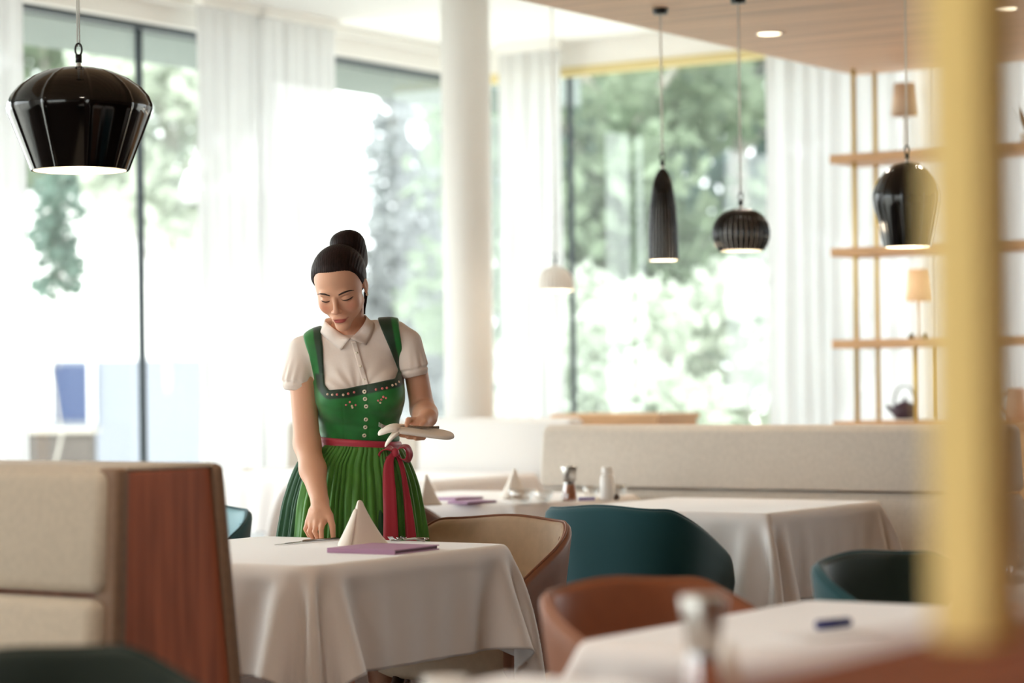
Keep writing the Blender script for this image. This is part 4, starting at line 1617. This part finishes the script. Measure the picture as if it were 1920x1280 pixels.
# loose strands: on the bun and by the ear
for pts in ([(644, 444), (642, 436), (638, 430)], [(652, 440), (655, 432), (658, 426)], [(662, 442), (666, 435), (668, 431)]):
    mb = MB().tube([W(x, y, 7.1) for x, y in pts], [.0025, .0012, .0004], 6)
    pobj('hair_strand', mb.v, mb.f, M['hair'], woman)
er = hp(71, 1, -40)
mb = MB()
mb.lathe([(0, -.004), (.004, -.002), (.004, .002), (0, .004)], c=er, n=14)
pobj('earring', mb.v, mb.f, M['button'], woman)

# ---- blouse
slv = [(W(567, 657, 7.12), W(558, 712, 7.115), .0425, .0475, W(558, 733, 7.115)), (W(765, 643, 7.12), W(775, 688, 7.12), .0415, .044, W(779, 705, 7.125))]
tneck = [rc(W(656, 640, 7.12), W(655, 618, 7.085), .052, .051, .02)]
bl_prims = torso[1:] + bust + tneck + [rc(a, b, ra, rb, .02) for a, b, ra, rb, _ in slv]
VT = P(655, 632, 7.03)


def blouse_f(Q, pr):
    ids = set(id(p) for p in torso + bust + tneck)
    d = ev(Q, [p for p in pr if id(p) in ids]) - .0055
    # soft drawn wrinkles towards the placket
    xx = (Q[:, 0] - W(672, 700, 7.1)[0])
    zz = Q[:, 2] - W(672, 725, 7.1)[2]
    d = d + .0016 * np.sin(np.arctan2(zz + .03, xx) * 15 + 2) * np.exp(-((zz - .03) / .05) ** 2) * (Q[:, 1] < 7.15)
    for i, (a, b, ra, rb, c) in enumerate(slv):
        ax = (c - a) / np.linalg.norm(c - a)
        s = ev(Q, [rc(a, b, ra, rb, .02)])
        u = (Q - a) @ ax
        L = (c - a) @ ax
        rel = Q - a - u[:, None] * ax
        ang = np.arctan2(rel[:, 1], rel[:, 0])
        s = s + .0022 * np.sin(ang * 13 + u * 30) * np.clip(1.2 - np.abs(u / L - .75) * 2.2, 0, 1) * (u < L - .021) * np.clip(.5 + 14 * np.where(i == 0, -rel[:, 0], rel[:, 0]), 0, 1)
        s = s + .0045 * np.exp(-((u - (L - .022)) / .004) ** 2)
        s = np.maximum(s, u - L)
        k = .015
        h = np.clip(.5 + .5 * (d - s) / k, 0, 1)
        d = d + (s - d) * h - k * h * (1 - h)
    # end at the waist and at the neck
    d = np.maximum(d, W(672, 836, 7.15)[2] - Q[:, 2])
    nk = (Q - W(656, 618, 7.09)) @ np.array((0, -.45, .89))
    far = np.hypot((Q[:, 0] - W(653, 622, 7.09)[0]) * 1.45, Q[:, 1] - 7.10)
    return np.maximum(d, nk - np.maximum(0, far - .088) * 4)


bx = axis(W(520, 700, 7.1)[0], W(812, 700, 7.1)[0], .0028)
by = axis(6.98, 7.30, .0034)
bz = axis(W(672, 840, 7.15)[2], W(672, 585, 7.1)[2], .0028)
LV, LF = nets(blouse_f, bl_prims, bx, by, bz)
pobj('blouse', LV, LF, M['blouse'], woman)


def strip(name, ca, cb, m, thick=.003, n=24, parent=None, mid=0):
    """a cloth strip between two curves of (px, py, Y)"""
    def res(c):
        c = np.array([P(*q) for q in c])
        t = np.linspace(0, len(c) - 1, n)
        k = np.arange(len(c))
        s = np.stack([np.interp(t, k, c[:, i]) for i in range(3)], 1)
        for _ in range(2):
            s[1:-1] = (s[:-2] + 2 * s[1:-1] + s[2:]) / 4
        return s
    a, b = res(ca), res(cb)
    rows = []
    for u in np.linspace(0, 1, 5):
        r = a * (1 - u) + b * u
        if mid:
            r = r + np.array((0, -mid * math.sin(PI * u), 0))
        rows.append(r)
    v = np.concatenate(rows)
    f = [(j * n + i, j * n + i + 1, (j + 1) * n + i + 1, (j + 1) * n + i) for j in range(4) for i in range(n - 1)]
    return pobj(name, v, f, m, parent or woman, solid=thick)


def fr(px, py, out=.004):
    h = hit(px, py, bl_prims, 6.9, 7.3, blouse_f)
    return (px, py, h[1] - out)


strip('collar', [(657, 634, fr(657, 636)[2]), (641, 626, fr(641, 628)[2] - .002), (624, 614, 7.045), (609, 602, 7.075), (611, 597, 7.12), (634, 592, 7.155), (655, 590, 7.165)],
      [(639, 656, fr(639, 656)[2]), (624, 645, fr(624, 645)[2]), (611, 634, fr(611, 634)[2]), (600, 621, fr(604, 626)[2]), (598, 640, 7.14), (630, 640, 7.18), (655, 640, 7.19)], M['blouse'], .003, 28, mid=.007)
strip('collar', [(658, 634, fr(658, 636)[2]), (671, 622, fr(671, 624)[2] - .002), (682, 608, 7.05), (688, 594, 7.08), (684, 590, 7.12), (668, 590, 7.155), (655, 590, 7.165)],
      [(686, 647, fr(686, 647)[2]), (694, 633, fr(694, 633)[2]), (701, 616, fr(700, 622)[2]), (703, 602, 7.10), (698, 630, 7.15), (672, 640, 7.18), (655, 640, 7.19)], M['blouse'], .003, 28, mid=.007)
pl_a = [fr(658 + 24 * t, 640 + 84 * t, .0035) for t in np.linspace(0, 1, 9)]
pl_b = [fr(668 + 24 * t, 639 + 84 * t, .0035) for t in np.linspace(0, 1, 9)]
strip('button_placket', pl_a, pl_b, M['blouse'], .002)
for t in (.25, .55, .85):
    h = P(*fr(663 + 24 * t, 640 + 84 * t, .005))
    mb = MB().lathe([(0, 0), (.0035, 0), (.0035, .002), (0, .0024)], n=14)
    v = [(h[0] + x, h[1] - z, h[2] + y) for x, y, z in mb.v]
    pobj('blouse_button', v, mb.f, M['button'], woman)

# ---- bodice with straps, cut by an outline in the front plane
outline = [(565, 605), (600, 588), (601, 618), (606, 652), (607.5, 700), (610, 721), (619, 731), (651, 728), (673, 723), (706, 717), (741, 709), (746, 694),
           (730, 652), (707, 598), (704, 575), (742, 575), (748, 610), (757, 676), (759, 720), (790, 745), (790, 832), (745, 829), (672, 827), (560, 821), (560, 735), (588, 712), (579, 665), (567, 632)]
OL = np.array([P(x, y, 7.07)[[0, 2]] for x, y in outline])


def poly_sd(p, poly):
    d = np.full(len(p), 1e9)
    for i in range(len(poly)):
        a, b = poly[i], poly[i - 1]
        e = b - a
        w = p - a
        t = np.clip((w @ e) / (e @ e), 0, 1)
        d = np.minimum(d, np.linalg.norm(w - t[:, None] * e, axis=1))
    return np.where(inpoly(p, poly), -d, d)


def bodice_f(Q, pr):
    d = ev(Q, pr) - .0125
    # seams: darts below the bust, front closure
    x = Q[:, 0]
    for px, s in ((645, .0012), (716, .0012)):
        xc = P(px, 780, 7.08)[0]
        d = d + s * np.exp(-((x - xc) / .0022) ** 2) * (Q[:, 2] < P(672, 752, 7.08)[2])
    d = d + .0012 * np.exp(-((x - P(691, 780, 7.08)[0]) / .002) ** 2)
    zz = Q[:, 2]
    d = d + .0012 * np.sin(zz * 170 + x * 25) * np.clip((P(672, 745, 7.08)[2] - zz) / .03, 0, 1) * np.abs(np.sin(x * 18))
    m = poly_sd(Q[:, [0, 2]], OL)
    k = .004
    h = np.clip(.5 - .5 * (d - m) / k, 0, 1)
    return d + (m - d) * h + k * h * (1 - h)


bod_prims = torso[1:] + bust
DV, DF = nets(bodice_f, bod_prims, axis(W(560, 700, 7.1)[0], W(790, 700, 7.1)[0], .0026), by, axis(W(672, 838, 7.15)[2], W(672, 588, 7.1)[2], .0026))
pc = project(DV)
neckline = [(607.5, 640), (608, 700), (611, 721), (619, 731), (651, 728), (673, 723), (706, 717), (741, 709), (746, 694), (738, 670)]
dmin = np.full(len(pc), 1e9)
for i in range(len(neckline) - 1):
    a, b = np.array(neckline[i]), np.array(neckline[i + 1])
    e = b - a
    t = np.clip(((pc - a) @ e) / (e @ e), 0, 1)
    dmin = np.minimum(dmin, np.linalg.norm(pc - a - t[:, None] * e, axis=1))
vel = np.clip((17.5 - dmin) / 2.5 + .5, 0, 1) * np.clip((pc[:, 1] - 698) / 4, 0, 1)
# inner half of both straps is dark green too
la = np.interp(pc[:, 1], [605, 632, 665, 712], [586, 588, 594, 600])
lb = np.interp(pc[:, 1], [590, 652, 676, 715], [732, 743, 749, 753])
ups = np.clip((704 - pc[:, 1]) / 4, 0, 1)
vel = np.maximum(vel, ups * np.where(pc[:, 0] < 660, np.clip((pc[:, 0] - la) / 2.5 + .5, 0, 1), np.clip((lb - pc[:, 0]) / 2.5 + .5, 0, 1)))
bodice = pobj('bodice', DV, DF, M['bodice'], woman)
va = bodice.data.color_attributes.new('velvet', 'FLOAT_COLOR', 'POINT')
va.data.foreach_set('color', np.repeat(np.stack([vel], 1), 4, 1).astype(np.float32).ravel())
nt = M['bodice'].node_tree
an_ = nt.nodes.new('ShaderNodeAttribute')
an_.attribute_name = 'velvet'
mx = nt.nodes.new('ShaderNodeMix')
mx.data_type = 'RGBA'
nt.links.new(an_.outputs['Fac'], mx.inputs[0])
bsdf = nt.nodes['Principled BSDF']
nt.links.new(bsdf.inputs['Base Color'].links[0].from_socket, mx.inputs[6])
mx.inputs[7].default_value = lin((14, 50, 28))
nt.links.new(mx.outputs[2], bsdf.inputs['Base Color'])


def on_bodice(px, py, out=.001):
    return hit(px, py, bod_prims, 6.95, 7.3, bodice_f, out)


def disc(name, px, py, r, m, hole=True, par=None):
    h = on_bodice(px, py)
    h1, h2 = on_bodice(px + 4, py), on_bodice(px, py + 4)
    nn = np.cross(h1 - h, h2 - h)
    nn /= np.linalg.norm(nn)
    if nn[1] > 0:
        nn = -nn
    u = np.cross(nn, (0, 0, 1.0))
    u /= np.linalg.norm(u)
    w = np.cross(u, nn)
    pr = [(r * .36, .0004), (r * .42, .0022), (r * .8, .003), (r, .0018), (r, -.0005)] if hole else [(.0001, r * .5), (r * .6, r * .42), (r, .0), (r, -.001)]
    mb = MB().lathe(pr, n=18)
    v = [h + u * x + w * y + nn * z for x, y, z in mb.v]
    return pobj(name, v, mb.f, m, woman)


for px, py in ((683.5, 734), (684.5, 747.5), (686.5, 761.5), (686, 786), (685, 800.5), (683, 816)):
    disc('button', px, py, .0062, M['button'])
fl = [(614, 739, 1), (623, 740, 1), (632, 739.5, 0), (643.5, 740, 1), (653, 738, 0), (664, 735, 0), (705, 730, 0), (717, 728, 0), (725.5, 727, 0), (736, 722, 1), (742.5, 720, 1), (748.5, 715.5, 1),
      (649, 759, 0), (656, 753.5, 0), (660, 761, 1), (667, 759, 0), (661, 764, 1), (709, 751, 0), (713, 755, 1), (719, 744, 0), (724, 746, 0), (715, 749, 0)]
for px, py, pale in fl:
    disc('embroidered_flower', px, py, .0038 if py < 745 else .0033, M['flower_pale' if pale else 'flower'], False)

# ---- skirt, apron, ribbon
LEV = np.array([(838, 597, 750), (846, 589, 755), (858, 574, 761), (872, 559, 768), (890, 550, 775), (909, 542, 781), (944, 531, 788), (1007, 521, 797), (1090, 510, 812), (1240, 495, 830)], float)


def ring_at(py):
    l = np.interp(py, LEV[:, 0], LEV[:, 1])
    r = np.interp(py, LEV[:, 0], LEV[:, 2])
    a, b = P(l, py, 7.2), P(r, py, 7.2)
    c = (a + b) / 2
    hw = (b[0] - a[0]) / 2
    return c, hw, max(.102, .58 * hw) if py < 900 else min(.58 * hw, .115 + (py - 900) * .0001)


def skirt_pts(py, ts, off, n, amp, ph=0):
    c, hw, hd = ring_at(py)
    g = np.clip((py - 838) / 150, 0, 1)
    w1 = np.abs(np.sin(ts * n / 2 + ph + 1.1 * np.sin(ts * 7) + .8 * np.sin(ts * 17 + 2) + .25 * g * np.sin(ts * 11 + 1))) - .5
    w2 = np.sin(ts * n * .31 + ph * 2 + np.sin(ts * 5))
    w = (w1 * (.8 - .3 * g) + .45 * g * w2) * amp * (.3 + .7 * g)
    s = off + w
    tilt = (np.cos(ts) * hw) * -.06 * (1 - g)
    return np.stack([c[0] + (hw + s) * np.cos(ts), 7.195 - (hd + s) * np.sin(ts), np.full_like(ts, c[2]) + tilt + .004], 1)


pys = np.r_[np.linspace(838, 900, 14), np.linspace(912, 1240, 26)]
tf = np.linspace(0, 2 * PI, 361)[:-1]
MB_ = MB().loft([skirt_pts(p, tf, 0, 44, .018) for p in pys], cap=False)
pobj('skirt', MB_.v, MB_.f, M['skirt'], woman, solid=.002)
ta = np.linspace(.06 * PI, .765 * PI, 420)
ap = [skirt_pts(p, ta, .010, 66, .017, .7) for p in pys[:-3]]
mb = MB().loft(ap, closed=False)
pobj('apron', mb.v, mb.f, M['apron'], woman, solid=.002)


def band(z0off, z1off, hw, hd):
    rows = []
    for u in np.linspace(0, 1, 9):
        t = np.linspace(0, 2 * PI, 121)[:-1]
        x = np.cos(t)
        py = (817 + 20 * u) + (x + 1) / 2 * 12
        ring = []
        for tt, xx, yy in zip(t, x, py):
            b_ = .0022 * math.sin(PI * u) + .0012 * math.sin(u * 9)
            p = P(673, yy, 7.2)
            ring.append((P(673.5, 828, 7.2)[0] + (hw + b_) * xx, 7.195 - (hd + b_) * math.sin(tt), p[2]))
        rows.append(ring)
    return MB().loft(rows, cap=False)


mb = band(0, 1, .1235, .108)
pobj('ribbon_band', mb.v, mb.f, M['ribbon'], woman, solid=.0025)


def ribbon(name, cpts, wv, m, n=26, thick=.0018):
    """cpts: centre curve as (px, py, Y); wv: half width vectors (world) at each"""
    c = np.array([P(*q) for q in cpts])
    wv = np.array(wv, float)
    k = np.arange(len(c))
    t = np.linspace(0, len(c) - 1, n)
    cc_ = np.stack([np.interp(t, k, c[:, i]) for i in range(3)], 1)
    ww = np.stack([np.interp(t, k, wv[:, i]) for i in range(3)], 1)
    for _ in range(3):
        cc_[1:-1] = (cc_[:-2] + 2 * cc_[1:-1] + cc_[2:]) / 4
    rows = [cc_ + ww * u for u in (-1, -.5, 0, .5, 1)]
    rows[1] = rows[1] + np.array((0, -.003, 0))
    rows[3] = rows[3] + np.array((0, .002, 0))
    v = np.concatenate(rows)
    f = [(j * n + i, j * n + i + 1, (j + 1) * n + i + 1, (j + 1) * n + i) for j in range(4) for i in range(n - 1)]
    return pobj(name, v, f, m, woman, solid=thick)


kx = .0016


def tail_y(px, py, out=.022):
    c, hw, hd = ring_at(py)
    x = P(px, py, 7.12)[0]
    q = np.clip((x - c[0]) / hw, -.97, .97)
    return 7.195 - (hd + .012) * math.sqrt(1 - q * q) - out


def tail(path):
    c = [(px, py, tail_y(px, py)) for px, py, w in path]
    wv = [(w * kx / 2, .003, 0) for px, py, w in path]
    return ribbon('ribbon_tail', c, wv, M['ribbon'], 30)


tail([(738, 848, 10), (730, 862, 15), (728, 880, 20), (730, 920, 24), (732, 965, 25), (733, 1010, 28), (734, 1080, 32)])
tail([(744, 850, 8), (752, 868, 9), (757, 890, 9), (762, 925, 12), (767, 965, 16), (771, 1010, 20), (776, 1080, 24)])
yb = tail_y(742, 848, .02)
ribbon('bow_loop', [(742, 847, yb), (751, 836, yb - .02), (763, 836, yb - .025), (769, 850, yb - .015), (765, 865, yb - .005), (753, 862, yb), (743, 850, yb + .002)],
       [(.002, .012, .004), (.004, .016, .006), (.008, .014, .004), (.010, .012, -.002), (.006, .012, -.006), (.002, .014, -.004), (0, .010, 0)], M['ribbon'])
ribbon('bow_loop', [(740, 847, yb), (730, 838, yb - .02), (718, 842, yb - .02), (714, 856, yb - .012), (722, 864, yb - .004), (734, 854, yb), (740, 849, yb)],
       [(.002, .012, .004), (.004, .016, .006), (.008, .014, .004), (.010, .012, -.002), (.006, .012, -.006), (.002, .014, -.004), (0, .010, 0)], M['ribbon'])
kv, kf = nets(ev, [ell(P(741, 848, yb - .012), (.012, .012, .014), .004)], *[axis(P(741, 848, yb)[i] - .03, P(741, 848, yb)[i] + .03, .0022) for i in range(3)])
pobj('bow_knot', kv, kf, M['ribbon'], woman)
# shoes
for sx in (-.075, .075):
    a = np.array((ORG[0] + sx, 7.25, .04))
    sv_, sf_ = nets(ev, [rc(a, a + np.array((0, -.07, -.004)), .037, .038, .02), rc(a + np.array((0, -.07, -.004)), a + np.array((0, -.175, -.012)), .038, .028, .02)],
                    axis(a[0] - .06, a[0] + .06, .004), axis(6.98, 7.32, .004), axis(.0005, .12, .004))
    sv_[:, 2] = np.maximum(sv_[:, 2], .001)
    pobj('shoe', sv_, sf_, M['shoe'], woman)

# ---- what she holds: a folded napkin with cutlery in it
nc = W(780, 812, 6.92)
hn = empty('napkin', tuple(nc), 0, 'white napkin folded flat around cutlery, held in the left hand of the woman', 'napkin')
path = [(852, 818, 6.93, .15), (849, 817, 6.93, .5), (841, 816, 6.925, .85), (820, 813, 6.92, 1), (795, 809.5, 6.91, 1), (770, 806, 6.905, 1), (748, 803, 6.90, .95), (734, 803, 6.90, .8)]


def pad(path, wide, thick, tilt):
    rings = []
    for x, y, Y, s in path:
        c = P(x, y, Y) - nc
        u = np.array((0, -math.cos(tilt), -math.sin(tilt)))
        w = np.array((0, -math.sin(tilt), math.cos(tilt)))
        ring = []
        for t in np.linspace(0, 2 * PI, 17)[:-1]:
            cx_ = math.copysign(abs(math.cos(t)) ** .5, math.cos(t))
            sx_ = math.copysign(abs(math.sin(t)) ** .6, math.sin(t))
            ring.append(c + u * wide * s * cx_ + w * thick * min(1, s + .2) * sx_)
        rings.append(ring)
    return MB().loft(rings)


pad(path, .044, .0085, .22).obj('folded_pad', M['napkin'], hn, sub=1)
pad([(752, 801.5, 6.885, 1), (736, 801, 6.88, 1), (724, 805, 6.88, .9), (714, 810, 6.88, .7), (708, 813, 6.882, .35)], .030, .008, .25).obj('drooping_tip', M['napkin'], hn, sub=1)
pad([(752, 806, 6.885, .9), (742, 811, 6.88, 1), (733, 820, 6.88, .9), (726, 829, 6.88, .75), (721, 836, 6.882, .35)], .030, .008, .25).obj('drooping_tip', M['napkin'], hn, sub=1)
fc = W(770, 798, 6.9)
hf = empty('fork', tuple(fc), 0, 'steel fork held on top of the folded napkin by the thumb of the woman', 'cutlery')
mb = MB().tube([P(823, 801, 6.915) - fc, P(800, 801.5, 6.905) - fc, P(760, 799, 6.90) - fc, P(735, 800.5, 6.895) - fc, P(726, 801, 6.893) - fc], [.0042, .0042, .003, .0028, .0035], 10)
mb.obj('handle', M['cutlery'], hf)
for s in (-.006, -.002, .002, .006):
    mb = MB().tube([P(727, 801, 6.893) - fc + np.array((0, s * .6, s * .5)), P(719, 800, 6.89) - fc + np.array((0, s, s * .8)), P(710, 795, 6.888) - fc + np.array((0, s, s * .8))], [.0022, .0017, .001], 6)
    mb.obj('tine', M['cutlery'], hf)
